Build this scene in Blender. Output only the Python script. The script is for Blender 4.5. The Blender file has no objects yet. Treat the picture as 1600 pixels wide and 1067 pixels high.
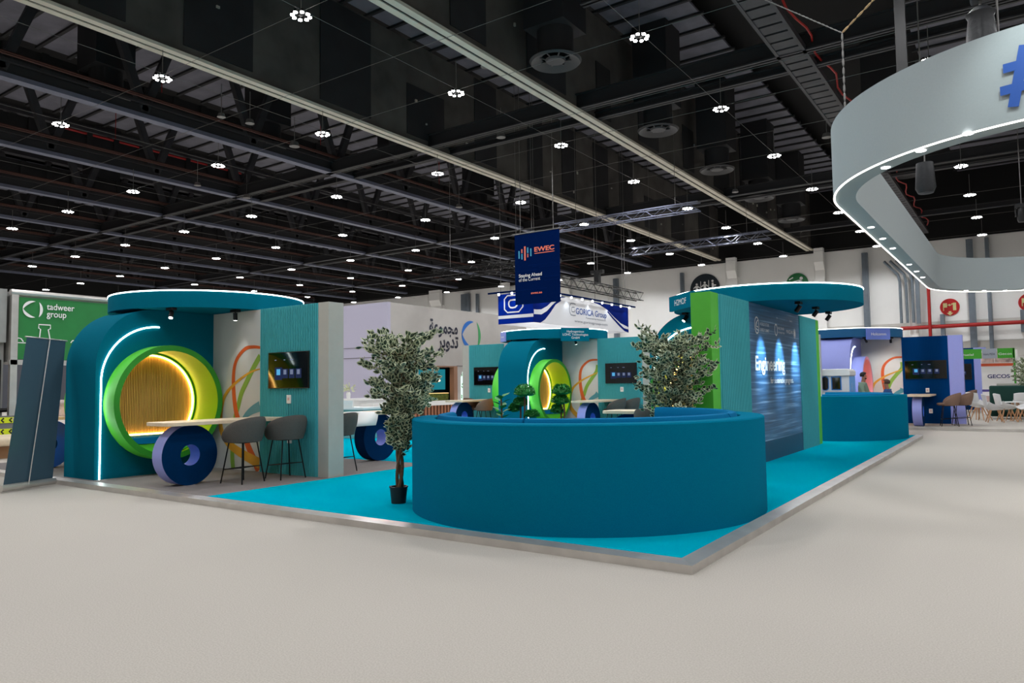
import bpy, bmesh, math, random
from mathutils import Vector, Matrix
from mathutils.geometry import tessellate_polygon
SC = bpy.context.scene
COL = SC.collection
R = random.Random(7)
pi = math.pi
rad = math.radians

# ------------------------------------------------------------------ camera
cam_d = bpy.data.cameras.new('camera')
cam_d.sensor_width = 36.0
cam_d.lens = 1149.8 / 1600 * 36
cam_d.clip_start = 0.1
cam_d.clip_end = 300
cam = bpy.data.objects.new('camera', cam_d)
COL.objects.link(cam)
yaw, pitch, roll = rad(34.8487), rad(3.3149), rad(-0.7843)
fw = Vector((-math.sin(yaw) * math.cos(pitch), math.cos(yaw) * math.cos(pitch), math.sin(pitch)))
rt = Vector((math.cos(yaw), math.sin(yaw), 0))
up = rt.cross(fw)
rt2 = rt * math.cos(roll) + up * math.sin(roll)
up2 = -rt * math.sin(roll) + up * math.cos(roll)
M = Matrix((rt2, up2, -fw)).transposed().to_4x4()
M.translation = (0, 0, 1.6)
cam.matrix_world = M
SC.camera = cam

# ------------------------------------------------------------------ world, exposure
w = bpy.data.worlds.new('world')
SC.world = w
w.use_nodes = True
w.node_tree.nodes['Background'].inputs[0].default_value = (0.02, 0.022, 0.027, 1)
w.node_tree.nodes['Background'].inputs[1].default_value = 0.3
SC.view_settings.view_transform = 'Standard'
SC.view_settings.look = 'None'
SC.view_settings.gamma = 1
SC.view_settings.use_curve_mapping = False
SC.view_settings.exposure = 0.0
SC.cycles.use_denoising = True
SC.cycles.max_bounces = 8
SC.cycles.diffuse_bounces = 4
SC.cycles.glossy_bounces = 3
SC.cycles.transmission_bounces = 4
SC.cycles.sample_clamp_indirect = 3.0
SC.cycles.sample_clamp_direct = 0.0
SC.cycles.caustics_reflective = False
SC.cycles.caustics_refractive = False
SC.cycles.use_light_tree = True
LAMP_W = 610.0            # one hall lamp
LAMP_COL = (0.98, 0.985, 1.0)
LAMP_Z = 11.0
LAMP_X = [11.1, 4.55, -1.95, -8.25, -14.7, -21.12, -27.7, -34.55, -41.1, -47.9, -54.68, -61.45, -68.2, -74.9]
LAMP_Y = [-1.0, 5.45, 11.93, 18.15, 24.7, 31.3, 38.0, 44.3, 50.8, 57.3]  # farthest row is added to brighten the back wall

# ------------------------------------------------------------------ materials
def lin(c):
    return tuple(((x / 255) / 12.92 if x / 255 <= 0.04045 else ((x / 255 + 0.055) / 1.055) ** 2.4) for x in c)

MATS = {}
def mat(name, rgb, rough=0.6, metal=0.0, noise=0.0, scale=40.0, bump=0.0, emit=0.0, ecol=None, alpha=None, spec=None, trans=0.0):
    m = bpy.data.materials.new(name)
    m.use_nodes = True
    nt = m.node_tree
    b = nt.nodes['Principled BSDF']
    c = lin(rgb)
    b.inputs['Base Color'].default_value = (*c, 1)
    b.inputs['Roughness'].default_value = rough
    b.inputs['Metallic'].default_value = metal
    if spec is not None:
        b.inputs['Specular IOR Level'].default_value = spec
    if trans:
        b.inputs['Transmission Weight'].default_value = trans
    if emit:
        b.inputs['Emission Color'].default_value = (*(ecol or c), 1)
        b.inputs['Emission Strength'].default_value = emit
    if noise or bump:
        tc = nt.nodes.new('ShaderNodeTexCoord')
        n = nt.nodes.new('ShaderNodeTexNoise')
        n.inputs['Scale'].default_value = scale
        n.inputs['Detail'].default_value = 4
        nt.links.new(tc.outputs['Object'], n.inputs['Vector'])
        if noise:
            r = nt.nodes.new('ShaderNodeValToRGB')
            r.color_ramp.elements[0].position = 0.3
            r.color_ramp.elements[1].position = 0.7
            r.color_ramp.elements[0].color = (*[x * (1 - noise) for x in c], 1)
            r.color_ramp.elements[1].color = (*[min(1, x * (1 + noise)) for x in c], 1)
            nt.links.new(n.outputs['Fac'], r.inputs['Fac'])
            nt.links.new(r.outputs['Color'], b.inputs['Base Color'])
        if bump:
            bp = nt.nodes.new('ShaderNodeBump')
            bp.inputs['Strength'].default_value = bump
            bp.inputs['Distance'].default_value = 0.01
            nt.links.new(n.outputs['Fac'], bp.inputs['Height'])
            nt.links.new(bp.outputs['Normal'], b.inputs['Normal'])
    MATS[name] = m
    return m

def emis(name, col, s):
    m = bpy.data.materials.new(name)
    m.use_nodes = True
    nt = m.node_tree
    nt.nodes.clear()
    o = nt.nodes.new('ShaderNodeOutputMaterial')
    e = nt.nodes.new('ShaderNodeEmission')
    e.inputs[0].default_value = (*col, 1)
    e.inputs[1].default_value = s
    nt.links.new(e.outputs[0], o.inputs[0])
    return m

teal = mat('teal_fabric', (4, 104, 128), 0.95, noise=0.05, scale=60, spec=0.03)
teal_rib = mat('teal_ribbed', (76, 168, 176), 0.8, spec=0.08, noise=0.03, scale=10)
bench_m = mat('bench_fabric', (2, 112, 144), 1.0, noise=0.06, scale=80, spec=0.02)
cushion_m = mat('cushion_fabric', (8, 108, 156), 0.9, noise=0.05, scale=50, spec=0.05)
rim_green = mat('rim_green_paint', (38, 140, 30), 0.5, noise=0.02)
lime = mat('lime_paint', (88, 205, 52), 0.5, noise=0.02)
lime_warm = mat('lime_warm_lit', (140, 198, 4), 0.5, noise=0.02)  # same lime yellowed, warm strip light put into the colour
green_wall = mat('green_panel', (78, 176, 48), 0.6, noise=0.03, scale=8)
beige = mat('warm_grey_panel', (176, 174, 166), 0.8, noise=0.03, scale=6)
white_wall = mat('white_panel', (192, 194, 194), 0.7, noise=0.02, scale=4)
lilac = mat('lilac_paint', (150, 158, 226), 0.6, noise=0.02)
pink = mat('pink_paint', (222, 150, 178), 0.6, noise=0.02)
navy = mat('navy_paint', (0, 44, 86), 0.85, noise=0.05, scale=12, spec=.04)
navy_rib = mat('navy_ribbed', (0, 60, 118), 0.8, spec=0.04)
blue_in = mat('blue_paint', (70, 120, 225), 0.5)
turq = mat('turquoise_carpet', (0, 164, 188), 1.0, noise=0.05, scale=60, spec=0.0, bump=0.1)
greyf = mat('grey_carpet', (128, 122, 120), 0.95, noise=0.06, scale=60, spec=0.1, bump=0.2)
alu = mat('aluminium_trim', (205, 200, 195), 0.38, metal=0.75, noise=0.1, scale=3)
wood_top = mat('pale_wood', (226, 206, 178), 0.45, noise=0.06, scale=9)
wood_leg = mat('oak_leg', (196, 146, 104), 0.5, noise=0.12, scale=20)
black_metal = mat('black_metal', (16, 16, 18), 0.4, metal=0.5)
black_pl = mat('black_plastic', (14, 14, 16), 0.45)
stool_f = mat('grey_fabric', (92, 88, 84), 0.9, noise=0.12, scale=90, spec=0.1)
stool_f2 = mat('taupe_fabric', (128, 104, 92), 0.9, noise=0.1, scale=90, spec=0.1)
screen_m = mat('screen_glass', (6, 5, 6), 0.06)
white_pl = mat('white_plastic', (228, 228, 226), 0.4)
white_led = emis('white_led', (0.86, 1.0, 1.0), 7.0)
arch_led = emis('arch_led', (0.88, 1.0, 0.97), 12.0)
warm_led = emis('warm_led', (1.0, 0.55, 0.15), 20.0)
halo_led = emis('halo_led', (1.0, 0.97, 0.85), 5.0)
bulb = emis('lamp_bulb', (1.0, 0.98, 0.96), 30.0)
bulb2 = emis('down_bulb', (1.0, 0.97, 0.95), 12.0)
ic_hi = emis('icon_bright', (0.12, 0.5, 0.9), 0.8)
ic_lo = emis('icon_dim', (0.08, 0.12, 0.32), 0.2)
ic_tx = emis('icon_text', (0.5, 0.6, 0.9), 0.32)
steel = mat('pale_steel', (108, 113, 132), 0.5, metal=0.3, noise=0.1, scale=2)
dark_steel = mat('dark_steel', (62, 62, 66), 0.55, metal=0.3, noise=0.15, scale=2)
cream = mat('cream_flange', (214, 208, 192), 0.6, noise=0.06, scale=1.5)
ceil_dk = mat('ceiling_black', (9, 9, 11), 0.9)
bulk_m = mat('charcoal_sheet', (84, 81, 77), 0.8, noise=0.35, scale=0.7)
door_dk = mat('black_sheet', (40, 40, 42), 0.8, noise=0.2, scale=1)
deck_m = mat('roof_deck', (112, 112, 124), 0.6, noise=0.2, scale=1.2)
duct_m = mat('duct_black', (34, 34, 37), 0.7)
diff_m = mat('diffuser_grey', (62, 62, 64), 0.5, metal=0.2)
red_pipe = mat('red_pipe', (170, 26, 22), 0.5)
wire_m = mat('wire_grey', (120, 118, 116), 0.5, metal=0.3)
rope_m = mat('rope', (190, 160, 120), 0.9)
halo_m = mat('halo_fabric', (158, 167, 169), 0.8, noise=0.02, spec=0.2)
leaf_d = mat('leaf_dark', (36, 62, 42), 0.45, noise=0.25, scale=8)
leaf_p = mat('leaf_pale', (206, 214, 178), 0.5)
leaf_g = mat('leaf_green', (40, 136, 56), 0.5, noise=0.4, scale=30)
bark = mat('bark', (104, 74, 50), 0.85, noise=0.3, scale=30, bump=0.5)
pot_m = mat('black_pot', (18, 20, 22), 0.5)
white_sh = mat('white_shell', (222, 222, 222), 0.35)
dgreen = mat('dark_green_fabric', (8, 60, 52), 0.8)
tad_w = mat('exhibit_white', (182, 178, 174), 0.8, noise=0.03, scale=2)
tad_green = mat('tarp_green', (28, 122, 56), 0.6, noise=0.08, scale=2)
txt_w = mat('text_white', (240, 240, 240), 0.5)
fitting_m = mat('pale_fitting', (170, 168, 160), 0.6)
txt_d = mat('text_dark', (14, 22, 44), 0.5)
txt_b = mat('text_blue', (16, 74, 156), 0.5)
txt_y = mat('sign_cream', (220, 212, 150), 0.5)
conc = mat('wall_white', (250, 250, 248), 0.8, noise=0.03, scale=0.4)
conc_d = mat('wall_darker_paint', (214, 211, 205), 0.8, noise=0.03, scale=0.4)
stud = mat('galvanised', (120, 130, 140), 0.5, metal=0.4, noise=0.08, scale=3)
skin = mat('skin', (150, 104, 82), 0.6)
hair_m = mat('hair_black', (20, 17, 16), 0.8)
hair_b = mat('hair_brown', (70, 48, 36), 0.8)
cloth_g = mat('shirt_grey_green', (112, 132, 116), 0.9)
cloth_b = mat('shirt_blue', (24, 62, 112), 0.9)
trouser = mat('trouser_dark', (28, 30, 36), 0.9)

def slat_mat():
    m = mat('wood_slats', (172, 126, 52), 0.6)
    nt = m.node_tree
    b = nt.nodes['Principled BSDF']
    tc = nt.nodes.new('ShaderNodeTexCoord')
    mp = nt.nodes.new('ShaderNodeMapping')
    mp.inputs['Scale'].default_value = (9, 9, 0.4)
    n = nt.nodes.new('ShaderNodeTexNoise')
    n.inputs['Scale'].default_value = 4
    r = nt.nodes.new('ShaderNodeValToRGB')
    r.color_ramp.elements[0].color = (*lin((158, 116, 52)), 1)
    r.color_ramp.elements[1].color = (*lin((232, 186, 100)), 1)
    nt.links.new(tc.outputs['Object'], mp.inputs[0])
    nt.links.new(mp.outputs[0], n.inputs['Vector'])
    nt.links.new(n.outputs['Fac'], r.inputs[0])
    nt.links.new(r.outputs[0], b.inputs['Base Color'])
    return m
slat_m = slat_mat()

def floor_mat():
    m = mat('beige_carpet', (198, 186, 174), 0.95, spec=0.1)
    nt = m.node_tree
    b = nt.nodes['Principled BSDF']
    tc = nt.nodes.new('ShaderNodeTexCoord')
    n1 = nt.nodes.new('ShaderNodeTexNoise'); n1.inputs['Scale'].default_value = 90; n1.inputs['Detail'].default_value = 6
    n2 = nt.nodes.new('ShaderNodeTexNoise'); n2.inputs['Scale'].default_value = 0.35; n2.inputs['Detail'].default_value = 2
    r = nt.nodes.new('ShaderNodeValToRGB')
    r.color_ramp.elements[0].position = 0.35; r.color_ramp.elements[1].position = 0.65
    r.color_ramp.elements[0].color = (*lin((180, 174, 165)), 1)
    r.color_ramp.elements[1].color = (*lin((196, 190, 182)), 1)
    mx = nt.nodes.new('ShaderNodeMixRGB'); mx.blend_type = 'MULTIPLY'; mx.inputs[0].default_value = 0.25
    bp = nt.nodes.new('ShaderNodeBump'); bp.inputs['Strength'].default_value = 0.12; bp.inputs['Distance'].default_value = 0.01
    L = nt.links.new
    L(tc.outputs['Object'], n1.inputs['Vector']); L(tc.outputs['Object'], n2.inputs['Vector'])
    L(n1.outputs['Fac'], r.inputs[0]); L(r.outputs[0], mx.inputs[1]); L(n2.outputs['Color'], mx.inputs[2])
    L(r.outputs[0], b.inputs['Base Color'])
    L(n1.outputs['Fac'], bp.inputs['Height']); L(bp.outputs[0], b.inputs['Normal'])
    return m
carpet_m = floor_mat()

def streak_mat():
    """deep blue print with soft horizontal light streaks"""
    m = mat('streaked_print', (40, 84, 120), 0.42, spec=0.5)
    nt = m.node_tree
    b = nt.nodes['Principled BSDF']
    tc = nt.nodes.new('ShaderNodeTexCoord')
    mp = nt.nodes.new('ShaderNodeMapping'); mp.inputs['Scale'].default_value = (0.35, 0.35, 14)
    n = nt.nodes.new('ShaderNodeTexNoise'); n.inputs['Scale'].default_value = 1.6; n.inputs['Detail'].default_value = 5
    r = nt.nodes.new('ShaderNodeValToRGB')
    e = r.color_ramp.elements
    e[0].position = 0.35; e[0].color = (*lin((44, 84, 116)), 1)
    e[1].position = 0.72; e[1].color = (*lin((150, 186, 218)), 1)
    a = e.new(0.55); a.color = (*lin((64, 112, 152)), 1)
    L = nt.links.new
    L(tc.outputs['Object'], mp.inputs[0]); L(mp.outputs[0], n.inputs['Vector']); L(n.outputs['Fac'], r.inputs[0])
    L(r.outputs[0], b.inputs['Base Color'])
    return m
print_m = streak_mat()

def mural_paint(name, rgb):
    return mat(name, rgb, 0.6, noise=0.04, scale=6)
mu_or, mu_gr, mu_ye, mu_te = (mural_paint('mural_orange', (196, 84, 30)), mural_paint('mural_green', (120, 160, 60)),
                             mural_paint('mural_yellow', (206, 150, 44)), mural_paint('mural_teal', (74, 140, 156)))

# ------------------------------------------------------------------ builders
class B:
    """collects shapes into one mesh; off = base of the thing, fx/fy mirror the local axes"""
    def __init__(s, off=(0, 0, 0), fx=1, fy=1):
        s.bm = bmesh.new(); s.off = Vector(off); s.fx = fx; s.fy = fy
    def v(s, p):
        return s.bm.verts.new((s.fx * p[0] - s.off.x, s.fy * p[1] - s.off.y, p[2] - s.off.z))
    def f(s, vs, mi=0):
        try:
            fc = s.bm.faces.new(vs); fc.material_index = mi; return fc
        except ValueError:
            return None
    def poly(s, pts, mi=0):
        return s.f([s.v(p) for p in pts], mi)
    def box(s, x0, x1, y0, y1, z0, z1, mi=0):
        vs = [s.v((x, y, z)) for x in (x0, x1) for y in (y0, y1) for z in (z0, z1)]
        for q in ((0, 1, 3, 2), (4, 6, 7, 5), (0, 4, 5, 1), (2, 3, 7, 6), (0, 2, 6, 4), (1, 5, 7, 3)):
            s.f([vs[i] for i in q], mi)
        return s
    def beam(s, a, b, w, h=None, mi=0):
        h = h or w
        a = Vector(a); b = Vector(b); d = (b - a).normalized()
        u = d.cross(Vector((0, 0, 1)))
        if u.length < 1e-4: u = Vector((1, 0, 0))
        u.normalize(); n = u.cross(d).normalized()
        vs = [s.v(p + u * (i * w / 2) + n * (j * h / 2)) for p in (a, b) for i, j in ((-1, -1), (1, -1), (1, 1), (-1, 1))]
        for q in ((3, 2, 1, 0), (4, 5, 6, 7), (0, 1, 5, 4), (1, 2, 6, 5), (2, 3, 7, 6), (3, 0, 4, 7)):
            s.f([vs[i] for i in q], mi)
        return s
    def tube(s, pts, r, n=8, mi=0, closed=False):
        pts = [Vector(p) for p in pts]; rings = []
        N = len(pts); rs = r if isinstance(r, (list, tuple)) else [r] * N
        prev = None
        for i, p in enumerate(pts):
            a = pts[(i - 1) % N] if (closed or i > 0) else p
            b = pts[(i + 1) % N] if (closed or i < N - 1) else p
            t = (b - a).normalized()
            if prev is None:
                u = t.cross(Vector((0, 0, 1)))
                if u.length < 1e-3: u = t.cross(Vector((1, 0, 0)))
            else:
                u = prev - t * prev.dot(t)
            u.normalize(); prev = u
            w_ = t.cross(u)
            rings.append([s.v(p + (u * math.cos(2 * pi * k / n) + w_ * math.sin(2 * pi * k / n)) * rs[i]) for k in range(n)])
        for i in range(N if closed else N - 1):
            A = rings[i]; C = rings[(i + 1) % N]
            for k in range(n):
                s.f([A[k], A[(k + 1) % n], C[(k + 1) % n], C[k]], mi)
        if not closed:
            s.f(rings[0][::-1], mi); s.f(rings[-1], mi)
        return s
    def prism(s, outer, holes, fn, w0, w1, mi=0, side=None):
        """2-D outline with holes, extruded between w0 and w1; fn(u, v, w) -> xyz"""
        loops = [outer] + list(holes)
        flat = [p for l in loops for p in l]
        tris = tessellate_polygon([[Vector((p[0], p[1], 0)) for p in l] for l in loops])
        va = [s.v(fn(p[0], p[1], w0)) for p in flat]
        vb = [s.v(fn(p[0], p[1], w1)) for p in flat]
        for t in tris:
            s.f([va[i] for i in t], mi); s.f([vb[i] for i in t][::-1], mi)
        k = 0
        for li, l in enumerate(loops):
            n = len(l)
            for i in range(n):
                s.f([va[k + i], va[k + (i + 1) % n], vb[k + (i + 1) % n], vb[k + i]],
                    mi if side is None else side[min(li, len(side) - 1)])
            k += n
        return s
    def lathe(s, prof, c=(0, 0), a0=0, a1=360, n=48, mi=0, closed=True):
        """profile [(r,z)] swung round the vertical axis through c"""
        full = abs(a1 - a0) >= 359.9
        st = n if full else n + 1
        rings = []
        for i in range(st):
            a = rad(a0 + (a1 - a0) * i / n)
            rings.append([s.v((c[0] + r * math.cos(a), c[1] + r * math.sin(a), z)) for r, z in prof])
        m = len(prof)
        for i in range(n if full else n):
            A = rings[i]; C = rings[(i + 1) % st] if full else rings[i + 1]
            for k in range(m if closed else m - 1):
                s.f([A[k], A[(k + 1) % m], C[(k + 1) % m], C[k]], mi)
        if not full and closed:
            s.f(rings[0], mi); s.f(rings[-1][::-1], mi)
        return s
    def cyl(s, c, r, z0, z1, n=24, mi=0, r1=None):
        r1 = r if r1 is None else r1
        A = [s.v((c[0] + r * math.cos(2 * pi * k / n), c[1] + r * math.sin(2 * pi * k / n), z0)) for k in range(n)]
        C = [s.v((c[0] + r1 * math.cos(2 * pi * k / n), c[1] + r1 * math.sin(2 * pi * k / n), z1)) for k in range(n)]
        for k in range(n):
            s.f([A[k], A[(k + 1) % n], C[(k + 1) % n], C[k]], mi)
        s.f(A[::-1], mi); s.f(C, mi)
        return s
    def out(s, name, mats, parent=None, smooth=False, weld=False, kind=None):
        if weld: bmesh.ops.remove_doubles(s.bm, verts=s.bm.verts, dist=1e-4)
        bmesh.ops.recalc_face_normals(s.bm, faces=s.bm.faces)
        me = bpy.data.meshes.new(name)
        s.bm.to_mesh(me); s.bm.free()
        for m in (mats if isinstance(mats, (list, tuple)) else [mats]): me.materials.append(m)
        if smooth:
            for p in me.polygons: p.use_smooth = True
            try: me.set_sharp_from_angle(angle=rad(38))
            except Exception: pass
        o = bpy.data.objects.new(name, me)
        COL.objects.link(o)
        if parent: o.parent = parent
        if kind: o['kind'] = kind
        return o

def thing(name, label, cat, loc=(0, 0, 0), rz=0.0, group=None):
    o = bpy.data.objects.new(name, None)
    o.empty_display_size = 0.1
    COL.objects.link(o)
    o.location = loc; o.rotation_euler = (0, 0, rz)
    o['label'] = label; o['category'] = cat
    if group: o['group'] = group
    return o

def tag(o, label, cat, group=None):
    o['label'] = label; o['category'] = cat
    if group: o['group'] = group
    return o

def copy_tree(o, parent=None):
    c = o.copy(); COL.objects.link(c); c.parent = parent
    for ch in list(o.children): copy_tree(ch, c)
    return c

def bevel(o, w=0.01, seg=2):
    m = o.modifiers.new('bevel', 'BEVEL'); m.width = w; m.segments = seg; m.limit_method = 'ANGLE'
    return o

def circ(cx, cy, r, n=64, a0=0, a1=360, ry=None):
    ry = r if ry is None else ry
    full = abs(a1 - a0) > 359
    return [(cx + r * math.cos(rad(a0 + (a1 - a0) * i / (n if full else n - 1))),
             cy + ry * math.sin(rad(a0 + (a1 - a0) * i / (n if full else n - 1)))) for i in range(n)]

YZ = lambda u, v, w_: (w_, u, v)
XZ = lambda u, v, w_: (u, w_, v)
XY = lambda u, v, w_: (u, v, w_)

_fcache = {}
def text(name, body, size, pos, right, upv, m, parent=None, align='LEFT', width=None, bold=0.0, ext=0.002, space=1.0):
    """lettering standing just off a surface; right/upv span its plane"""
    c = bpy.data.curves.new(name, 'FONT')
    c.body = body; c.size = 1.0; c.align_x = align; c.offset = bold; c.extrude = 0.0
    c.space_character = space; c.space_line = 0.95
    o = bpy.data.objects.new(name, c)
    COL.objects.link(o)
    dg = bpy.context.evaluated_depsgraph_get()
    me = bpy.data.meshes.new_from_object(o.evaluated_get(dg))
    bpy.data.objects.remove(o)
    xs = [v.co.x for v in me.vertices]
    sx = size
    if width and xs: sx = width / (max(xs) - min(xs))
    Rv = Vector(right).normalized(); U = Vector(upv).normalized(); N = Rv.cross(U)
    x_off = min(xs) if (width and xs and align == 'LEFT') else 0
    for v in me.vertices:
        p = Vector(pos) + Rv * ((v.co.x - x_off) * sx) + U * (v.co.y * size) + N * ext
        v.co = p
    me.materials.clear(); me.materials.append(m)
    me.name = name
    t = bpy.data.objects.new(name, me)
    COL.objects.link(t)
    if parent: t.parent = parent
    return t

def ribbon(bd, pts, fn, w0, w1, mi=0, th=0.003, sm=6):
    """flat painted band along 2-D points, width w0 -> w1"""
    P = [Vector((a[0], a[1])) for a in pts]
    Q = []
    n = len(P)
    for i in range(n - 1):
        p0 = P[max(0, i - 1)]; p1 = P[i]; p2 = P[i + 1]; p3 = P[min(n - 1, i + 2)]
        for k in range(sm):
            t = k / sm
            Q.append(0.5 * ((2 * p1) + (-p0 + p2) * t + (2 * p0 - 5 * p1 + 4 * p2 - p3) * t * t + (-p0 + 3 * p1 - 3 * p2 + p3) * t ** 3))
    Q.append(P[-1])
    A = []; C = []
    for i, q in enumerate(Q):
        a = Q[max(0, i - 1)]; b = Q[min(len(Q) - 1, i + 1)]
        d = (b - a).normalized(); nn = Vector((-d.y, d.x))
        ww = (w0 + (w1 - w0) * i / (len(Q) - 1)) / 2
        A.append(bd.v(fn(*(q + nn * ww), th))); C.append(bd.v(fn(*(q - nn * ww), th)))
    for i in range(len(Q) - 1):
        bd.f([A[i], A[i + 1], C[i + 1], C[i]], mi)

ORD = ['first', 'second', 'third', 'fourth', 'fifth', 'sixth', 'seventh', 'eighth', 'ninth', 'tenth', 'eleventh', 'twelfth', 'thirteenth', 'fourteenth', 'fifteenth']

def spot(name, loc, target, W, ang, blend, col, parent, r=0.03):
    d = bpy.data.lights.new(name, 'SPOT')
    d.energy = W; d.spot_size = rad(ang); d.spot_blend = blend; d.color = col; d.shadow_soft_size = r
    o = bpy.data.objects.new(name, d); COL.objects.link(o)
    o.parent = parent
    base = parent.matrix_basis if parent else Matrix()
    a = Vector(loc); b = Vector(target)
    q = (b - a).to_track_quat('-Z', 'Y')
    o.location = a; o.rotation_euler = q.to_euler()
    return o

# ================================================================== THE HALL
CY0, CY1, CX0, CX1 = -9.0, 62.0, -79.0, 17.0
def struct(name, b, m, smooth=False):
    o = b.out(name, m, smooth=smooth); o['kind'] = 'structure'; return o
struct('floor', B().box(CX0, CX1, CY0, CY1, -0.2, 0.0), carpet_m)
b = B(); b.box(CX0, CX1, CY0, CY1, 17.4, 17.6, 0)
struct('ceiling', b, ceil_dk)
# back wall: white panels with a darker band, grooves and low plinth
b = B(); b.box(CX0, CX1, 62.0, 62.3, 0, 11.75, 0); b.box(CX0, CX1, 62.0, 62.3, 11.75, 17.4, 1)
for x0, x1, c in ((-79, -54.5, 0), (-54.2, -32, 0), (-31.8, -20.7, 0), (-20.3, -13.5, 0), (-13.1, -6.2, 0), (-5.3, 17, 0)):
    b.box(x0, x1, 61.94, 62.0, 4.25, 11.7, 0)
    b.box(x0, x1, 61.94, 62.0, 0, 4.05, 0)
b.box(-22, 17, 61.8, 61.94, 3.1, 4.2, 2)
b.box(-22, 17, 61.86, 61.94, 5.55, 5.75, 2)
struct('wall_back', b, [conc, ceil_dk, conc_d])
b = B(); b.box(CX0 - .3, CX0, CY0, CY1, 0, 10.6, 0); b.box(CX0 - .3, CX0, CY0, CY1, 10.6, 17.4, 1)
struct('wall_left', b, [mat('wall_grey', (78, 80, 88), 0.8, noise=0.05, scale=0.4), ceil_dk])
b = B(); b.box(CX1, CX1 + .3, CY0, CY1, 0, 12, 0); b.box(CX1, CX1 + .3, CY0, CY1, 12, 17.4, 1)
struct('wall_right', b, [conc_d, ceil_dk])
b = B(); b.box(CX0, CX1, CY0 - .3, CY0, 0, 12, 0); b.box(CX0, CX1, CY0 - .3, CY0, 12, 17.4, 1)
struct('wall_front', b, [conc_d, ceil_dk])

def pilaster(x, wd, label, corbel=True):
    b = B(); b.box(x - wd / 2, x + wd / 2, 61.5, 61.93, 0, 10.4)
    if corbel:
        b.prism([(0, 10.2), (.45, 10.9), (.45, 12.0), (-.05, 12.0), (-.05, 10.2)], [], lambda u, v, w_: (w_, 61.55 - u, v), x - wd / 2, x + wd / 2)
    o = b.out('wall_column', conc); tag(o, label, 'column', 'white columns along the back wall')
pilaster(-52.9, 1.5, 'white wall column with corbel, above the large exhibit wall at the left end of the back wall')
pilaster(-43.5, 0.9, 'white wall column with corbel left of the blue ring sign')
pilaster(-36.4, 1.0, 'white wall column directly right of the hanging navy banner')
pilaster(-20.0, 0.8, 'white wall column at the end of the cream edged roof girder, left of the green exit sign')
pilaster(-13.0, 0.7, 'white wall column just right of the green running man sign')
pilaster(-6.6, 0.55, 'white wall column beside the red riser pipe')

def wall_studs(x, wd, z1, label, z0=0.0):
    wd *= .55
    b = B(); b.box(x - wd / 2, x + wd / 2, 61.45, 61.78, z0, z1)
    b.box(x - wd * .2, x + wd * .2, 61.4, 61.45, z0, z1)
    tag(b.out('steel_post', stud), label, 'steel post', 'galvanised posts on the back wall')
for x, wd, z, l in ((-31.0, .8, 11.3, 'wide galvanised steel post right of the navy hanging banner'),
                    (-24.5, .5, 11.2, 'narrow galvanised steel post left of the round restroom sign'),
                    (-9.75, .75, 11.3, 'tall galvanised steel post right of the big teal canopy'),
                    (-2.9, .75, 11.5, 'wider galvanised post between the two red hose signs'),
                    (-1.85, .45, 11.5, 'thinner galvanised post between the two red hose signs'),
                    (-47.3, .4, 11.2, 'thin galvanised post over the exhibit wall'),
                    (-48.9, 1.9, 11.3, 'broad galvanised duct post over the exhibit wall')):
    wall_studs(x, wd, z, l)
b = B()
for i, x in enumerate((-7.35, -6.95, -6.55)):
    b.tube([(x - 1.0, 61.0, 10.4), (x - .1, 61.0, 9.3), (x, 61.0, 8.8), (x, 61.0, 5.7)], .1)
b.box(-6.35, -6.1, 60.9, 61.2, 5.6, 9.4)
tag(b.out('cable_riser', stud), 'bundle of grey conduits bending down the back wall left of the red riser', 'cable riser')
b = B(); b.tube([(-7.4, 60.9, 5.3), (17, 60.9, 5.46)], .14, 10)
tag(b.out('fire_main', red_pipe, smooth=True), 'horizontal red fire pipe across the back wall', 'pipe')
b = B(); b.tube([(-5.5, 60.7, 0), (-5.5, 60.7, 8.2)], .11, 10)
tag(b.out('riser_pipe', red_pipe, smooth=True), 'vertical red riser pipe left of the round red sign', 'pipe')
for x, l in ((-4.75, 'grey pipe bracket under the left red hose sign'), (0.0, 'grey pipe bracket beside the right red hose sign')):
    b = B(); b.box(x - .12, x + .12, 60.95, 61.9, 4.7, 6.2)
    tag(b.out('pipe_bracket', stud), l, 'bracket', 'brackets of the red pipe')

# round wall signs
def disc_sign(name, x, z, r, m, label, draw, y=61.93):
    t = thing(name, label, 'sign', (x, y, z))
    b = B(); b.cyl((0, 0), r, 0, .06, 48)
    o = b.out('sign_disc', m, t); o.rotation_euler = (pi / 2, 0, 0)
    draw(t)
    return t
def man(bd, x, z, s):
    bd.prism(circ(x, z + .62 * s, .11 * s, 16), [], XZ, -.09, -.075)
    bd.prism([(x - .12 * s, z + .48 * s), (x - .36 * s, z + .28 * s), (x - .32 * s, z + .2 * s), (x - .12 * s, z + .34 * s), (x - .12 * s, z - .3 * s),
              (x + .12 * s, z - .3 * s), (x + .12 * s, z + .34 * s), (x + .32 * s, z + .2 * s), (x + .36 * s, z + .28 * s), (x + .12 * s, z + .48 * s)], [], XZ, -.09, -.075)
def draw_wc(t):
    b = B()
    man(b, -.72, -.1, .9); man(b, 0, 0, .9)
    b.prism(circ(.7, .66, .1, 16), [], XZ, -.09, -.075)
    b.prism([(.62, .5), (.78, .5), (.8, .34), (1.0, .32), (1.0, .22), (.8, .22), (.78, -.3), (.62, -.3)], [], XZ, -.09, -.075)
    b.box(-.39, -.34, -.09, -.075, -.4, .7); b.box(.33, .38, -.09, -.075, -.4, .75)
    b.out('pictogram', txt_w, t)
disc_sign('restroom_sign', -22.55, 9.62, 1.33, mat('sign_charcoal', (22, 36, 46), 0.5), 'large dark round restroom sign with three white figures on the back wall', draw_wc)
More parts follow.
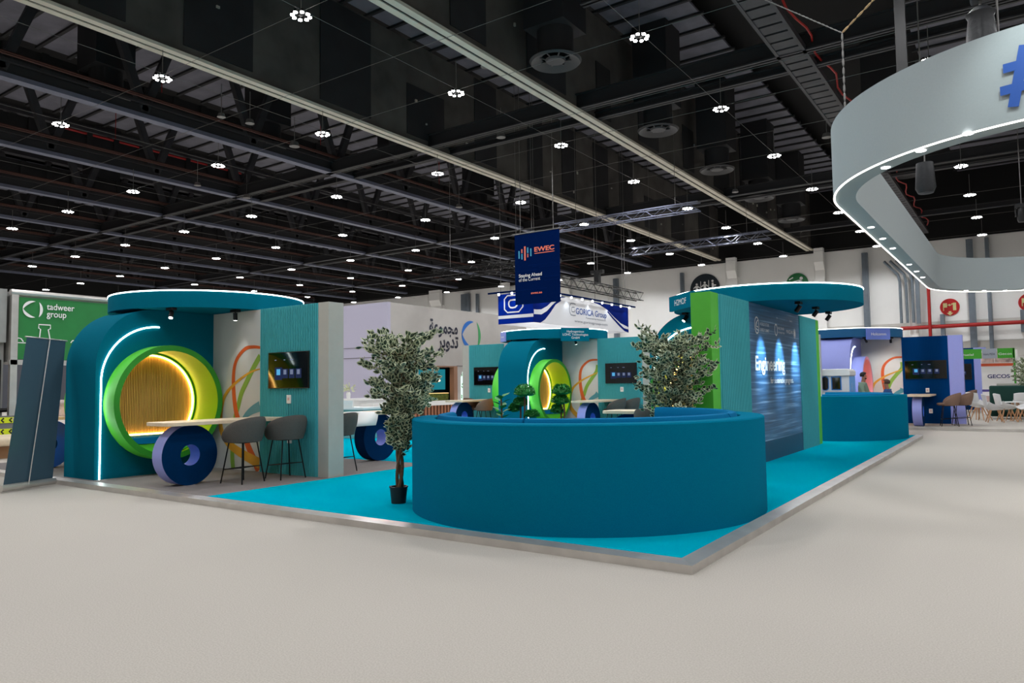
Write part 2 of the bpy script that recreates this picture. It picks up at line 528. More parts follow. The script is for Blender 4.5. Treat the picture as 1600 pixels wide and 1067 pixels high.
def draw_exit(t):
    b = B()
    b.prism(circ(.33, .42, .13, 16), [], XZ, -.09, -.075)
    ribbon(b, [(.3, .26), (.1, -.2)], lambda u, v, w_: (u, -.09, v), .26, .2)
    ribbon(b, [(.18, .26), (-.1, .2), (-.3, -.05)], lambda u, v, w_: (u, -.09, v), .09, .08)
    ribbon(b, [(.3, .2), (.42, -.02), (.62, -.05)], lambda u, v, w_: (u, -.09, v), .09, .08)
    ribbon(b, [(.12, -.15), (.35, -.4), (.3, -.7)], lambda u, v, w_: (u, -.09, v), .12, .1)
    ribbon(b, [(.08, -.15), (-.05, -.45), (-.35, -.55)], lambda u, v, w_: (u, -.09, v), .12, .1)
    for z, x0, x1 in ((.45, -.62, -.3), (.15, -.7, -.1), (-.2, -.72, -.28)):
        ribbon(b, [(x0, z - .08), (x1, z + .08)], lambda u, v, w_: (u, -.09, v), .1, .08)
    b.out('pictogram', txt_w, t)
disc_sign('exit_sign', -14.85, 9.4, .86, mat('sign_green', (8, 108, 52), 0.5), 'round green sign with a white running figure on the back wall', draw_exit)
def draw_hose(t):
    b = B()
    b.box(-.42, -.16, -.09, -.075, -.02, .3); b.box(-.42, -.37, -.09, -.075, -.25, 0)
    b.prism(circ(-.02, .15, .08, 12), [], XZ, -.09, -.075)
    b.box(-.14, .12, -.09, -.075, .13, .17)
    b.box(.2, .4, -.09, -.075, -.25, .3); b.box(.1, .22, -.09, -.075, .18, .26)
    b.prism([(-.2, -.42), (0, -.62), (.2, -.42), (.08, -.42), (.08, -.3), (-.08, -.3), (-.08, -.42)], [], XZ, -.09, -.075)
    b.out('pictogram', txt_y, t)
sr = mat('sign_red', (190, 16, 18), 0.5)
disc_sign('fire_hose_sign', -4.3, 6.75, .62, sr, 'round red fire equipment sign beside the vertical red pipe', draw_hose)
disc_sign('fire_hose_sign', .42, 6.75, .62, sr, 'round red fire equipment sign cut by the right edge of the picture', draw_hose)

# ------------------------------------------------------------------ roof deck strips with purlins
for i, (x0, x1) in enumerate(((-3.4, 1.2), (-13.5, -10.2), (-21.0, -17.5), (-34.4, -29.6), (-41.9, -37.8), (-49.3, -45.4), (-56.8, -53), (-64.5, -60.5), (-72, -68))):
    b = B(); b.box(x0, x1, 6, 61.5, 16.5, 16.6, 0)
    y = 6.0
    while y < 61:
        b.box(x0 - .2, x1 + .2, y, y + .14, 16.4, 16.5, 1); y += 1.3
    struct('trim_%d' % (i + 1), b, [deck_m, duct_m])

# big girders: charcoal bulkhead above a cream bottom flange
def girder(x, y1, label):
    t = thing('bulkhead_girder', label, 'girder', (x, 6, 11.9), 0, 'cream edged roof girders')
    off = (x, 6, 11.9)
    b = B(off)
    b.box(x - .28, x - .05, 2, y1, 11.9, 12.0); b.box(x + .05, x + .28, 2, y1, 11.9, 12.0)
    b.out('bottom_flange', cream, t)
    b = B(off)
    b.box(x - .06, x + .06, 2, y1, 11.93, 12.7, 1)
    b.box(x - .1, x + .1, 2, y1, 12.0, 16.4, 0)
    y = 5.0; k = 0
    rr = random.Random(int(abs(x) * 10))
    while y < y1 - 3:
        wd = rr.uniform(1.2, 2.6)
        b.box(x + .1, x + .14, y, y + wd, 12.3, 12.3 + rr.choice((2.2, 4.0, 4.0)), 1)
        y += wd + rr.uniform(1.6, 3.2)
    b.out('bulkhead_panel', [bulk_m, door_dk], t)
    for k in range(16):
        y = rr.uniform(9, y1) if y1 > 20 else 7 + k * .2; z = rr.uniform(12.6, 14)
        b = B(off); b.box(x + .14, x + .2, y, y + rr.uniform(.05, .13), z, z + rr.uniform(.05, .16))
        b.out('wall_fitting', fitting_m, t)
girder(-21.2, 61.5, 'left bulkhead girder with cream bottom edge, ending near the round restroom sign')
girder(-13.7, 61.5, 'right bulkhead girder with cream bottom edge, ending beside the green exit sign')

# roof trusses with V webs
for ti, (x, tint) in enumerate(((-27.5, steel), (-35.1, steel), (-42.5, steel), (-50.0, steel), (-57.4, steel), (-65.7, steel), (-73.0, steel))):
    lab = 'roof truss with V shaped webs, %s one left of the cream edged girders' % ORD[ti]
    t = thing('roof_truss', lab, 'roof truss', (x, 4, 12), 0, 'roof trusses over the left half of the hall')
    off = (x, 4, 12)
    B(off).box(x - .2, x + .2, 2, 61.5, 12.0, 12.16).out('bottom_chord', steel, t)
    b = B(off)
    b.box(x - .12, x + .12, 2, 61.5, 12.16, 12.5); b.box(x + .2, x + .36, 2, 61.5, 12.5, 12.6)
    b.out('chord_web', duct_m, t)
    B(off).box(x - .25, x + .25, 2, 61.5, 16.0, 16.3).out('top_chord', dark_steel, t)
    y = 9.85 if ti else 9.95
    sp = 4.85
    while y < 60:
        B(off).beam((x, y, 12.3), (x, y - 1.35, 16.0), .26, .3).out('web_diagonal', dark_steel, t)
        B(off).beam((x, y, 12.3), (x, y + 1.35, 16.0), .26, .3).out('web_diagonal', dark_steel, t)
        y += sp
    b = B(off)
    b.tube([(x + .45, 2, 12.75), (x + .45, 61, 12.75)], .05, 6)
    b.tube([(x + .62, 2, 12.62), (x + .62, 61, 12.62)], .035, 6)
    b.out('sprinkler_pipe', mat('rust_pipe', (76, 44, 36), 0.7) if 'rust_pipe' not in MATS else MATS['rust_pipe'], t)
    b = B(off); b.box(x - 2.4, x - 2.3, 2, 61.5, 12.9, 14.25)
    y = 3
    while y < 61:
        b.box(x - 2.3, x - 2.2, y, y + .25, 12.9, 14.25); y += 1.3
    b.out('dark_cladding', mat('cladding_black', (30, 30, 32), 0.8, noise=.3, scale=.8) if 'cladding_black' not in MATS else MATS['cladding_black'], t)

# cross beams
for i, (y, z, h_, x0, x1, l) in enumerate(((24.1, 12.0, .55, -76, 6, 'long grey cross beam, nearest of the cross beams below the roof'),
                                    (25.6, 12.05, .25, -76, 6, 'thin grey cross beam just behind the nearest heavy cross beam'),
                                    (20.1, 13.6, .35, -11.1, 6, 'ribbed grey cable tray crossing near the top right of the picture'),
                                    (40.8, 12.0, .45, -76, 6, 'far grey cross beam below the roof'),
                                    (42.2, 12.05, .25, -76, 6, 'thin cross beam behind the far cross beam'),
                                    (53.5, 12.0, .3, -76, 6, 'farthest cross beam, close to the back wall'))):
    b = B(); b.box(x0, x1, y - .14, y + .14, z, z + .05); b.box(x0, x1, y - .04, y + .04, z, z + h_, 1); b.box(x0, x1, y - .14, y + .14, z + h_, z + h_ + .05, 1)  # bottom flange paler than the web to imitate light on it
    tag(b.out('cross_beam', [dark_steel, duct_m]), l, 'beam', 'cross beams under the roof')
# cable ladder going back on the right
b = B()
b.box(-6.15, -6.05, 5, 60, 12, 12.2); b.box(-5.35, -5.25, 5, 60, 12, 12.2)
y = 5
while y < 60: b.box(-6.1, -5.3, y, y + .5, 12.02, 12.08); y += .62
tag(b.out('cable_ladder', dark_steel), 'wide grey cable ladder running back above the teal canopies on the right', 'cable ladder')
b = B()
pts = [(-5.05 + .12 * math.sin(y * 1.7), y, 12.3 - .12 * abs(math.sin(y * .9))) for y in [6 + k * .7 for k in range(75)]]
b.tube(pts, .035, 5)
tag(b.out('red_cable', red_pipe), 'loose red cable following the grey cable ladder', 'cable')
for i, (x, y0, y1) in enumerate(((-31.9, 16, 20), (-31, 24, 29), (-38, 14, 24), (-47.6, 17, 27), (-24.6, 28, 34), (-31.5, 33, 41))):
    b = B()
    for k in range(3): b.tube([(x + k * .3, y0 + k, 14.2), (x + k * .3, y1 + k, 14.2)], .07, 6)
    b.tube([(x, (y0 + y1) / 2, 14.2), (x, (y0 + y1) / 2, 17.38)], .02, 5)
    tag(b.out('red_fire_pipe', red_pipe), 'red sprinkler pipes between roof trusses, %s run of the left half' % ORD[i], 'pipe', 'red sprinkler runs')

# ventilation diffusers
DIFF = [(-13.2, 13.9), (-13.2, 21.9), (-13.2, 30.8), (-13.2, 38.6), (-13.2, 46.3), (-13.2, 54)] + \
       [(-29.0, 14.1), (-29.0, 21.6), (-29.0, 30.3), (-29.0, 38.0), (-29.0, 46)] + [(-45.6, 22.0), (-45.6, 30.7), (-45.6, 39), (-61.5, 26), (-61.5, 35), (-5, 38), (-5, 46)]
def make_diff(x, y, label):
    xx = x + (.0 if x != -13.2 else 0.0)
    t = thing('air_diffuser', label, 'air diffuser', (xx, y, 13), 0, 'round air diffusers')
    b = B(); b.box(-.75, .75, -.75, .75, 1.0, 4.38); b.out('duct', duct_m, t)
    b = B(); b.lathe([(.5, .1), (.6, .1), (.6, 1.0), (.5, 1.0)], n=32); b.out('collar', duct_m, t, smooth=True)
    b = B(); b.lathe([(.46, .12), (.8, -.05), (.86, .02), (.52, .2)], n=40)
    b.out('outer_ring', diff_m, t, smooth=True)
    b = B(); b.lathe([(.0, 0), (.3, 0), (.34, .06), (.0, .06)], n=24, closed=False)
    for a in range(8):
        b.beam((.3 * math.cos(a * pi / 4), .3 * math.sin(a * pi / 4), .05), (.55 * math.cos(a * pi / 4), .55 * math.sin(a * pi / 4), .1), .04)
    b.out('core', diff_m, t)
    return t
d0 = None
for i, (x, y) in enumerate(DIFF):
    row = {-13.2: 'right hand bulkhead girder', -29.0: 'bay left of both bulkheads', -45.6: 'third truss bay', -61.5: 'far left truss bays', -5: 'right hand bay'}[x]
    k = [q for q in DIFF if q[0] == x].index((x, y))
    lab = 'round air diffuser, %s from the front in the %s' % (ORD[k], row)
    sc_ = .925 if x == -13.2 else 1
    dz = 13 if sc_ == 1 else 12.15
    if d0 is None: d0 = make_diff(x * sc_, y * sc_, lab); d0.location.z = dz
    else:
        c = copy_tree(d0); c.location = (x * sc_, y * sc_, dz); c['label'] = lab

# ------------------------------------------------------------------ hall lamps
def lamp_proto(near):
    t = thing('cluster_lamp', '', 'ceiling lamp', (0, 0, 0), 0, 'ring lamps hanging in rows from the roof')
    b = B(); b.lathe([(.02, .02), (.06, .02), (.07, .08), (.04, .12), (.02, .12)], n=16)
    for k in range(8):
        a = k * pi / 4 + .2
        b.beam((.05 * math.cos(a), .05 * math.sin(a), .06), (.2 * math.cos(a), .2 * math.sin(a), .05), .02)
        b.cyl((.215 * math.cos(a), .215 * math.sin(a)), .06, .02, .09, 12, r1=.035)
    b.out('lamp_body', black_metal, t)
    b = B(); b.tube([(0, 0, .15), (0, 0, 1.1)], .012, 5); b.out('suspension_rod', wire_m, t)
    if near:
        for k in range(8):
            a = k * pi / 4 + .2
            b = B(); b.cyl((.215 * math.cos(a), .215 * math.sin(a)), .05, -.005, .02, 12)
            b.out('bulb', bulb, t)
    else:
        b = B()
        for k in range(8):
            a = k * pi / 4 + .2
            b.cyl((.34 * math.cos(a), .34 * math.sin(a)), .075, -.01, .02, 8)
        b.out('bulb_ring', bulb, t)
    d = bpy.data.lights.new('lamp_light', 'SPOT')
    d.energy = LAMP_W; d.color = LAMP_COL; d.spot_size = rad(158); d.spot_blend = 0.35; d.shadow_soft_size = .3
    o = bpy.data.objects.new('lamp_light', d); COL.objects.link(o); o.parent = t; o.location = (0, 0, -.03)
    return t
protoN = lamp_proto(True); protoF = protoN
used = set()
for ix, x in enumerate(LAMP_X):
    for iy, y in enumerate(LAMP_Y):
        if y < 12 and x < -45: continue
        if y < 0 and x < -30: continue
        if x > 0 and y > 30: continue
        near = True
        p = protoN if near else protoF
        lab = 'ring lamp with bright bulbs, %s from the front in the %s row from the right' % (ORD[iy], ORD[ix])
        if p not in used:
            used.add(p); t = p
        else: t = copy_tree(p)
        t.location = (x, y, LAMP_Z); t['label'] = lab
# catenary wires
for i, y in enumerate(LAMP_Y[2:] + [15.2, 22.3, 28.4]):
    b = B(); b.tube([(x, y, LAMP_Z + .12) for x in range(-76, 12, 8)], .007, 4)
    tag(b.out('catenary_wire', wire_m), 'thin wire strung across the hall below the roof, %s of the crossing wires' % ORD[i], 'wire', 'wires across the hall')
for i, x in enumerate(LAMP_X[3:11]):
    b = B(); b.tube([(x, 3, LAMP_Z + .2), (x, 30, LAMP_Z + .12), (x, 60, LAMP_Z + .2)], .007, 4)
    tag(b.out('lamp_wire', wire_m), 'thin wire running front to back over the %s lamp row from the right' % ORD[i + 3], 'wire', 'wires along the lamp rows')

# smoke detectors, speakers and small roof fixtures
for i, (x, y, z, s) in enumerate(((-24.7, 16.3, 11.9, .16), (-24.9, 17.7, 12.1, .18), (-14.3, 19.3, 12.2, .22), (-14.2, 18.3, 12.1, .14), (-17.9, 25.1, 12.1, .2), (-25.3, 20.2, 11.9, .22), (-13.9, 27.2, 12.1, .16), (-26.6, 33, 11.9, .2), (-34, 24, 11.8, .2), (-33.8, 21, 11.8, .17), (-12.7, 40, 12, .18), (-6.5, 33, 11.9, .2))):
    b = B(); b.cyl((x, y), s, z, z + s * .9, 14, r1=s * .7); b.tube([(x, y, z + s * .9), (x, y, z + 1.3)], .015, 5)
    tag(b.out('roof_fixture', wire_m), 'small pale drum on a rod under the roof, %s of the scattered ones' % ORD[i], 'roof fixture', 'small drum fixtures under the roof')

# ================================================================== THE STAND PLATFORM
PZ = 0.08
b = B(); b.box(-17.9, -2.46, 6.06, 22.6, 0.0, PZ - .004, 0)
o = b.out('stand_platform', [dark_steel]); tag(o, 'low raised stand floor under the turquoise carpet', 'platform')
b = B(); b.box(-9.55, -2.46, 6.06, 22.6, PZ - .02, PZ); b.box(-17.9, -9.55, 10.85, 18.6, PZ - .02, PZ)
tag(b.out('turquoise_carpet', turq), 'bright turquoise carpet on the raised stand floor', 'carpet')
b = B(); b.box(-17.9, -9.552, 6.06, 10.848, PZ - .02, PZ + .001)
tag(b.out('grey_carpet', greyf), 'grey carpet under the front left pod with the large green ring', 'carpet')
b = B(); b.box(-17.9, -9.552, 18.602, 22.6, PZ - .02, PZ + .001)
tag(b.out('grey_carpet', greyf), 'grey carpet under the rear pod in the middle of the picture', 'carpet')
t = thing('edge_trim', 'folded aluminium edge strip round the raised turquoise stand floor', 'edge trim', (-2.34, 5.93, 0))
off = (-2.34, 5.93, 0)
b = B(off)
b.prism([(5.93, 0), (5.93, .075), (6.08, PZ + .012), (6.08, 0)], [], YZ, -17.95, -2.49)
b.out('front_strip', alu, t)
b = B(off)
b.prism([(-2.34, 0), (-2.34, .075), (-2.49, PZ + .012), (-2.49, 0)], [], XZ, 6.08, 22.68)
b.out('side_strip', alu, t)
b = B(off)
x0, x1, y0, y1 = -2.49, -2.338, 5.928, 6.08
q = [b.v(p) for p in ((x0, y0, 0), (x1, y0, 0), (x1, y1, 0), (x0, y1, 0), (x0, y0, .075), (x1, y0, .075), (x1, y1, .075), (x0, y1, PZ + .012))]
for f in ((3, 2, 1, 0), (0, 1, 5, 4), (1, 2, 6, 5), (2, 3, 7, 6), (3, 0, 4, 7), (4, 5, 7), (5, 6, 7)): b.f([q[i] for i in f])
b.out('corner_cap', alu, t)
# rear stand floor
b = B(); b.box(-16, 4.5, 26.2, 31.2, 0, PZ)
tag(b.out('rear_platform', carpet_m), 'low beige stand floor below the navy walled pod at the right', 'platform')
b = B(); b.box(-16.0, 4.56, 26.12, 26.2, 0, PZ + .005)
tag(b.out('rear_edge_trim', alu), 'pale edge strip of the stand floor in front of the navy wall', 'edge trim')

# ================================================================== PODS
ARCH_HX = 0.53
def arch_profile():
    p = [(-2.35, 0)]
    for i in range(25):
        a = pi - (pi / 2) * i / 24
        p.append((-1.35 + 1.0 * math.cos(a), 1.92 + 1.03 * math.sin(a)))
    p += [(-.15, 2.95), (-.15, 0)]
    return p
NY, NZ, NR = -1.195, 1.28, 1.02

def arch_wall(Wf, rz, body, ring_m, ring_in, label, led=arch_led, sides=(1, -1), front_col=None):
    bx, by = 0.0, -1.2
    t = thing('arch_wall', label, 'arch wall', (*Wf(bx, by), PZ), rz)
    off = (bx, by, 0)
    b = B(off)
    b.prism(arch_profile(), [circ(NY, NZ, NR - .02, 72)], YZ, -ARCH_HX, ARCH_HX)
    b.out('arch_body', body, t, smooth=True)
    for sx in sides:
        b = B(off, fx=sx)
        b.prism(circ(NY, NZ, NR, 96), [circ(NY, NZ, NR - .10, 96)], YZ, .02, .88, 2, side=[0, 1])
        b.out('round_nook', [ring_m, ring_in, rim_green if ring_m is lime else pink], t, smooth=True)
        # back of the nook with vertical slats and lip
        b = B(off, fx=sx)
        b.prism(circ(NY, NZ, .93, 64), [], YZ, .03, .10)
        k = -.86
        while k < .86:
            hh = math.sqrt(max(.0, .86 ** 2 - k * k))
            lo = max(-hh, -.60)
            b.box(.10, .12, NY + k - .011, NY + k + .011, NZ + lo, NZ + hh)
            k += .031
        nk = b.out('slatted_back', slat_m, t)
        b = B(off, fx=sx)
        b.prism(circ(NY, NZ, .93, 72), [circ(NY, NZ, .885, 72)], YZ, .10, .17)
        b.out('lip_ring', rim_green if ring_m is lime else pink, t, smooth=True)
        b = B(off, fx=sx)
        a0 = math.degrees(math.asin(-.58 / .862))
        pts = [(.145, NY + .862 * math.cos(rad(a)), NZ + .862 * math.sin(rad(a))) for a in [a0 + (180 - 2 * a0) * i / 60 for i in range(61)]]
        b.tube(pts, .014, 6, closed=True)
        b.out('warm_light_strip', warm_led, t)
        b = B(off, fx=sx)
        zc = -.58
        ch = [(NY + .905 * math.cos(rad(a)), NZ + .905 * math.sin(rad(a))) for a in
              [180 + math.degrees(math.asin(.60 / .905)) + (180 - 2 * math.degrees(math.asin(.60 / .905))) * i / 20 for i in range(21)]]
        ch = [(max(-10, y), max(z, NZ - .71)) for y, z in ch]
        b.prism(ch, [], YZ, .12, .83)
        bevel(b.out('seat_cushion', cushion_m, t), .015)
        b = B(off, fx=sx)
        e0 = math.degrees(math.asin(.715 / .905))
        b.prism([(NY + .905 * math.cos(rad(a)), NZ + .905 * math.sin(rad(a))) for a in [180 + e0 + (180 - 2 * e0) * i / 16 for i in range(17)]], [], YZ, .12, .8)
        b.out('nook_fill', ring_m, t)  # added green filler covering the dark shade below the cushion
        b = B(off, fx=sx)
        pts = [(.535, -2.26, .0), (.535, -2.26, 1.6)] + [(.535, -1.28 + .98 * math.cos(rad(a)), 1.66 + .98 * math.sin(rad(a))) for a in range(180, 84, -4)]
        b.tube(pts, .013, 6)
        b.out('light_strip', led, t)
    return t

def partition(Wf, rz, hl, rib_m, post_m, label, mural=((1, -1), (-1, -1)), ribs=((1, -1), (-1, -1)), white=white_wall, post_w=.26, rib_w=1.56):
    t = thing('partition_wall', label, 'partition wall', (*Wf(0, 0), PZ), rz)
    b = B(); b.box(-hl + post_w, hl - post_w, -.15, .15, 0, 2.95); b.out('wall_core', white, t)
    for s in (1, -1):
        b = B(fx=s); b.box(hl - post_w, hl, -.165, .165, 0, 2.955); b.out('end_post', post_m, t)
    x1 = hl - post_w; x0 = x1 - rib_w
    for sx, sy in ribs:
        b = B(fx=sx, fy=-sy)     # sy=-1 -> front side, local -y
        b.box(x0, x1, -.17, -.15, 0, 2.95)
        x = x0 + .012
        while x < x1 - .02:
            b.box(x, x + .022, -.19, -.17, 0, 2.95); x += .045
        b.out('ribbed_panel', rib_m, t)
    for sx, sy in mural:
        fn = lambda u, v, th: (u, -.1505 - th, v)
        def mb(): return B(fx=sx, fy=-sy)
        lim = x0 - .01
        cl = lambda P: [(min(u, lim), v) for u, v in P]
        b = mb(); ribbon(b, cl([(1.99, 1.18), (1.77, 1.11), (1.58, 1.01), (1.42, .86)]), fn, .2, .06, th=.002); b.out('teal_band', mu_te, t)
        b = mb(); ribbon(b, cl([(1.99, 2.1), (1.8, 1.89), (1.61, 1.65), (1.44, 1.42), (1.34, 1.18), (1.26, .98), (1.19, .6), (1.17, .26), (1.2, .02)]), fn, .12, .12, th=.003); b.out('green_band', mu_gr, t)
        b = mb(); ribbon(b, cl([(1.99, 2.25), (1.8, 2.27), (1.56, 2.25), (1.35, 2.12), (1.23, 1.95), (1.19, 1.73), (1.2, 1.47), (1.24, 1.22), (1.32, .98), (1.5, .7), (1.66, .44), (1.86, .17), (1.97, .02)]), fn, .05, .17, th=.004); b.out('orange_band', mu_or, t)
        b = mb(); ribbon(b, cl([(1.99, 1.86), (1.69, 1.8), (1.29, 1.63), (.97, 1.42), (.85, 1.22), (.8, .98), (.82, .73), (1.03, .49), (1.31, .36), (1.7, .23), (1.99, .15)]), fn, .02, .2, th=.005); b.out('yellow_band', mu_ye, t)
    return t

def canopy(Wf, rz, c, label, rim=teal, cr=1.8, plates=(), led=white_led):
    t = thing('round_canopy', label, 'canopy', (*Wf(*c), PZ + 2.95), rz)
    b = B(); b.cyl((0, 0), cr, 0.005, .30, 96)
    o = b.out('canopy_disc', rim, t, smooth=True)
    b = B(); b.tube([(cr * math.cos(rad(a)), cr * math.sin(rad(a)),   .305) for a in range(0, 360, 4)], .012, 6, closed=True)
    b.out('light_rim', led, t)
    return t

def name_plate(t, ang, z0, z1, wd, m, body, size, cr=1.8, rz=0.0):
    """curved-side plate hung on the canopy edge at world angle ang"""
    a = ang - rz
    c = Vector((math.cos(a), math.sin(a), 0)); r_ = Vector((-math.sin(a), math.cos(a), 0))
    p = c * (cr + .03)
    b = B()
    q = [p + r_ * s1 * wd / 2 + Vector((0, 0, z)) for s1, z in ((-1, z0), (1, z0), (1, z1), (-1, z1))]
    vs = [b.v(x) for x in q] + [b.v(x - c * .06) for x in q]
    for f in ((0, 1, 2, 3), (7, 6, 5, 4), (0, 4, 5, 1), (1, 5, 6, 2), (2, 6, 7, 3), (3, 7, 4, 0)): b.f([vs[i] for i in f])
    pl = b.out('name_plate', m, t)
    n = body.count('\n')
    tx = text('plate_lettering', body, size, p + Vector((0, 0, (z0 + z1) / 2 + (n * .95 - .7) * size / 2)), r_, (0, 0, 1), txt_w, pl, 'CENTER', ext=.006)
    return pl

def track_spot(Wf, lx, ly, rz, tgt, label, W=0, z=2.95 + PZ, glow=True, col=(1, .96, .9), ang=70):
    t = thing('track_spotlight', label, 'spotlight', (*Wf(lx, ly), z), rz, 'black spotlights under the canopies')
    b = B(); b.box(-.09, .09, -.05, .05, -.045, 0); b.out('mount', black_metal, t)
    d = (Vector((*Wf(*tgt[:2]), tgt[2] + PZ)) - Vector((*Wf(lx, ly), z - .13)))
    d = (Matrix.Rotation(-rz, 3, 'Z') @ d).normalized()
    c0 = Vector((0, 0, -.11))
    b = B(); b.tube([(0, 0, -.04), (0, 0, -.1)], .015, 8); b.tube([c0 - d * .05, c0 + d * .08], .04, 16)
    b.out('lamp_head', black_metal, t, smooth=True)
    b = B(); b.tube([c0 + d * .08, c0 + d * .086], .032, 16); b.out('lens', bulb2 if glow else black_pl, t)
    if W: spot('spot_light', c0 + d * .1, c0 + d * 3, W, ang, 1.0, col, t, .05)
    return t

def television(Wf, rz, x, sy, label, w_=1.09, h_=.64, z=1.82, sx=1):
    """sy = -1: on the local front face"""
    y = .185 * (1 if sy > 0 else -1)
    r2 = rz if sy < 0 else rz + pi
    t = thing('television', label, 'television', (*Wf(x, y), PZ + z), r2)
    b = B(); b.box(-w_ / 2, w_ / 2, -.035, 0, -h_ / 2, h_ / 2); b.out('casing', black_pl, t)
    b = B(); b.box(-w_ / 2 + .012, w_ / 2 - .012, -.038, -.034, -h_ / 2 + .012, h_ / 2 - .012); b.out('screen', screen_m, t)
    for k in range(4):
        s = .10 if k == 0 else .075
        cx = -w_ * .23 + k * w_ * .165
        b = B(); b.box(cx - s, cx + s, -.041, -.038, -.06 - s * 1.1, -.06 + s * 1.1)
        ic = b.out('app_tile', ic_lo, t)
        b = B(); b.box(cx - s * .5, cx + s * .5, -.043, -.041, -.05 - s * .35, -.03 + s * .5)
        b.out('app_symbol', ic_hi if k == 0 else ic_tx, ic)
    b = B()
    for cx, wd in ((-w_ * .33, .05), (-w_ * .1, .04), (w_ * .06, .08)): b.box(cx, cx + wd, -.041, -.038, h_ * .27, h_ * .27 + .015)
    b.out('menu_line', ic_tx, t)
    return t

def socket(Wf, rz, x, z, sy, label):
    y = .184 * (1 if sy > 0 else -1)
    t = thing('wall_socket', label, 'socket', (*Wf(x, y), PZ + z), rz if sy < 0 else rz + pi, 'white sockets on ribbed panels')
    b = B(); b.box(-.055, .055, -.02, 0, -.075, .075); bevel(b.out('socket_plate', white_pl, t), .006)
    b = B(); b.box(-.02, .02, -.024, -.02, -.02, .03); b.out('switch', mat('switch_pink', (214, 170, 170), .5) if 'switch_pink' not in MATS else MATS['switch_pink'], t)
    return t

def high_table(Wf, rz, sx, sy, label, rim, face, inner, base=(2.44, -1.86), ext=0.0):
    x0, y0 = sx * base[0], -sy * base[1] if sy > 0 else base[1]
    y0 = base[1] * (1 if sy < 0 else -1)
    t = thing('high_table', label, 'table', (*Wf(x0, y0), PZ), rz)
    off = (x0, y0, 0)
    fy = 1 if sy < 0 else -1
    b = B(off, fx=sx, fy=fy)
    out = [(2.80, -.19 + ext), (2.05, -.19 + ext)] + [(2.2 + .15 * math.cos(rad(a)), -2.2 + .15 * math.sin(rad(a))) for a in range(180, 271, 15)] + \
          [(2.65 + .15 * math.cos(rad(a)), -2.2 + .15 * math.sin(rad(a))) for a in range(270, 361, 15)]
    b.prism(out, [], XY, .945, 1.0)
    bevel(b.out('tabletop', wood_top, t), .006)
    b = B(off, fx=sx, fy=fy)
    b.prism(circ(-1.86, .472, .472, 72), [circ(-1.86, .472, .165, 40)], YZ, 2.3, 2.57, 0, side=[1, 2])
    b.out('ring_base', [face, rim, inner], t, smooth=True)
    return t

def shell_stool(loc, rz, label, fab, group='upholstered bar stools at the high tables'):
    """stool faces local -x"""
    t = thing('bar_stool', label, 'bar stool', loc, rz, group)
    b = B()
    b.lathe([(0.0, .655), (.21, .655), (.26, .67), (.275, .70), (.26, .73), (.18, .745), (0, .745)], c=(-.06, 0), n=32, closed=False)
    b.out('seat', fab, t, smooth=True)
    b = B(); N = 28; MM = 8
    grid = {}
    for side in (0, 1):
        for i in range(N + 1):
            a = rad(-115 + 230 * i / N)
            hgt = .70 + .36 * max(0.0, math.cos(a * .762)) ** .5
            for j in range(MM + 1):
                f = j / MM
                z = .655 + (hgt - .655) * f
                r = .25 + .055 * math.sin(f * pi * .6) + (.028 if side == 0 else 0) - (0.014 if f > .93 else 0) * (1 if side == 0 else -1)
                lean = .035 * f
                grid[side, i, j] = b.v((r * math.cos(a) + lean * math.cos(a) ** 2, r * 1.05 * math.sin(a), z))
        for i in range(N):
            for j in range(MM):
                b.f([grid[side, i, j], grid[side, i + 1, j], grid[side, i + 1, j + 1], grid[side, i, j + 1]])
    for i in range(N):
        for j in (0, MM): b.f([grid[0, i, j], grid[0, i + 1, j], grid[1, i + 1, j], grid[1, i, j]])
    for j in range(MM):
        for i in (0, N): b.f([grid[0, i, j], grid[0, i, j + 1], grid[1, i, j + 1], grid[1, i, j]])
    b.out('backrest', fab, t, smooth=True)
    q = []
    for sx in (1, -1):
        for sy in (1, -1):
            b = B(); b.tube([(sx * .15, sy * .15, .65), (sx * .235, sy * .235, .0)], .011, 8); b.out('leg', black_metal, t)
    def lp(sx, sy, z): k = .15 + .085 * (.65 - z) / .65; return (sx * k, sy * k, z)
    b = B()
    b.tube([lp(1, 1, .26), lp(1, -1, .26), lp(-1, -1, .22), lp(-1, 1, .22)], .008, 6, closed=True)
    b.out('footrest', black_metal, t)
    b = B(); b.box(-.16, .16, -.16, .16, .637, .65); b.out('seat_plate', black_metal, t)
    return t

def place(cx, cy, rz):
    c, s = math.cos(rz), math.sin(rz)
    return lambda x, y: (cx + c * x - s * y, cy + s * x + c * y)

# ---- cluster A: front left
WA = place(-13.45, 8.55, 0)
arch_wall(WA, 0, teal, lime, lime_warm, 'large teal arch wall with glowing white curve and lime ring seat, nearest of all arches')
partition(WA, 0, 3.85, teal_rib, beige, 'teal ribbed partition with grey end post behind the two dark bar stools, front left')
tA = canopy(WA, 0, (.1, .05), 'round teal canopy with glowing rim over the front left pod')
track_spot(WA, 1.1, -1.35, 0, (2.2, -2.4, 0), 'black canopy spotlight shining above the big lime ring at the left', 90, ang=85, col=(.92, .96, 1))
track_spot(WA, 1.62, -.42, 0, (1.3, -.15, 1.2), 'black canopy spotlight above the coloured wall curves at the left', 14, ang=60, glow=True)
television(WA, 0, 2.86, -1, 'television on the teal ribbed wall above the two front left bar stools')
socket(WA, 0, 2.86, 1.31, -1, 'white wall switch below the television at the front left')
socket(WA, 0, 2.88, .62, -1, 'white wall socket low behind the right bar stool at the front left')
high_table(WA, 0, 1, -1, 'long pale wood high table on a navy ring with lilac edge, front left pod', lilac, navy, blue_in)
high_table(WA, 0, -1, -1, 'high table on a blue ring partly hidden behind the leaning banner at the far left', blue_in, mat('blue_face', (14, 88, 190), .5), navy)
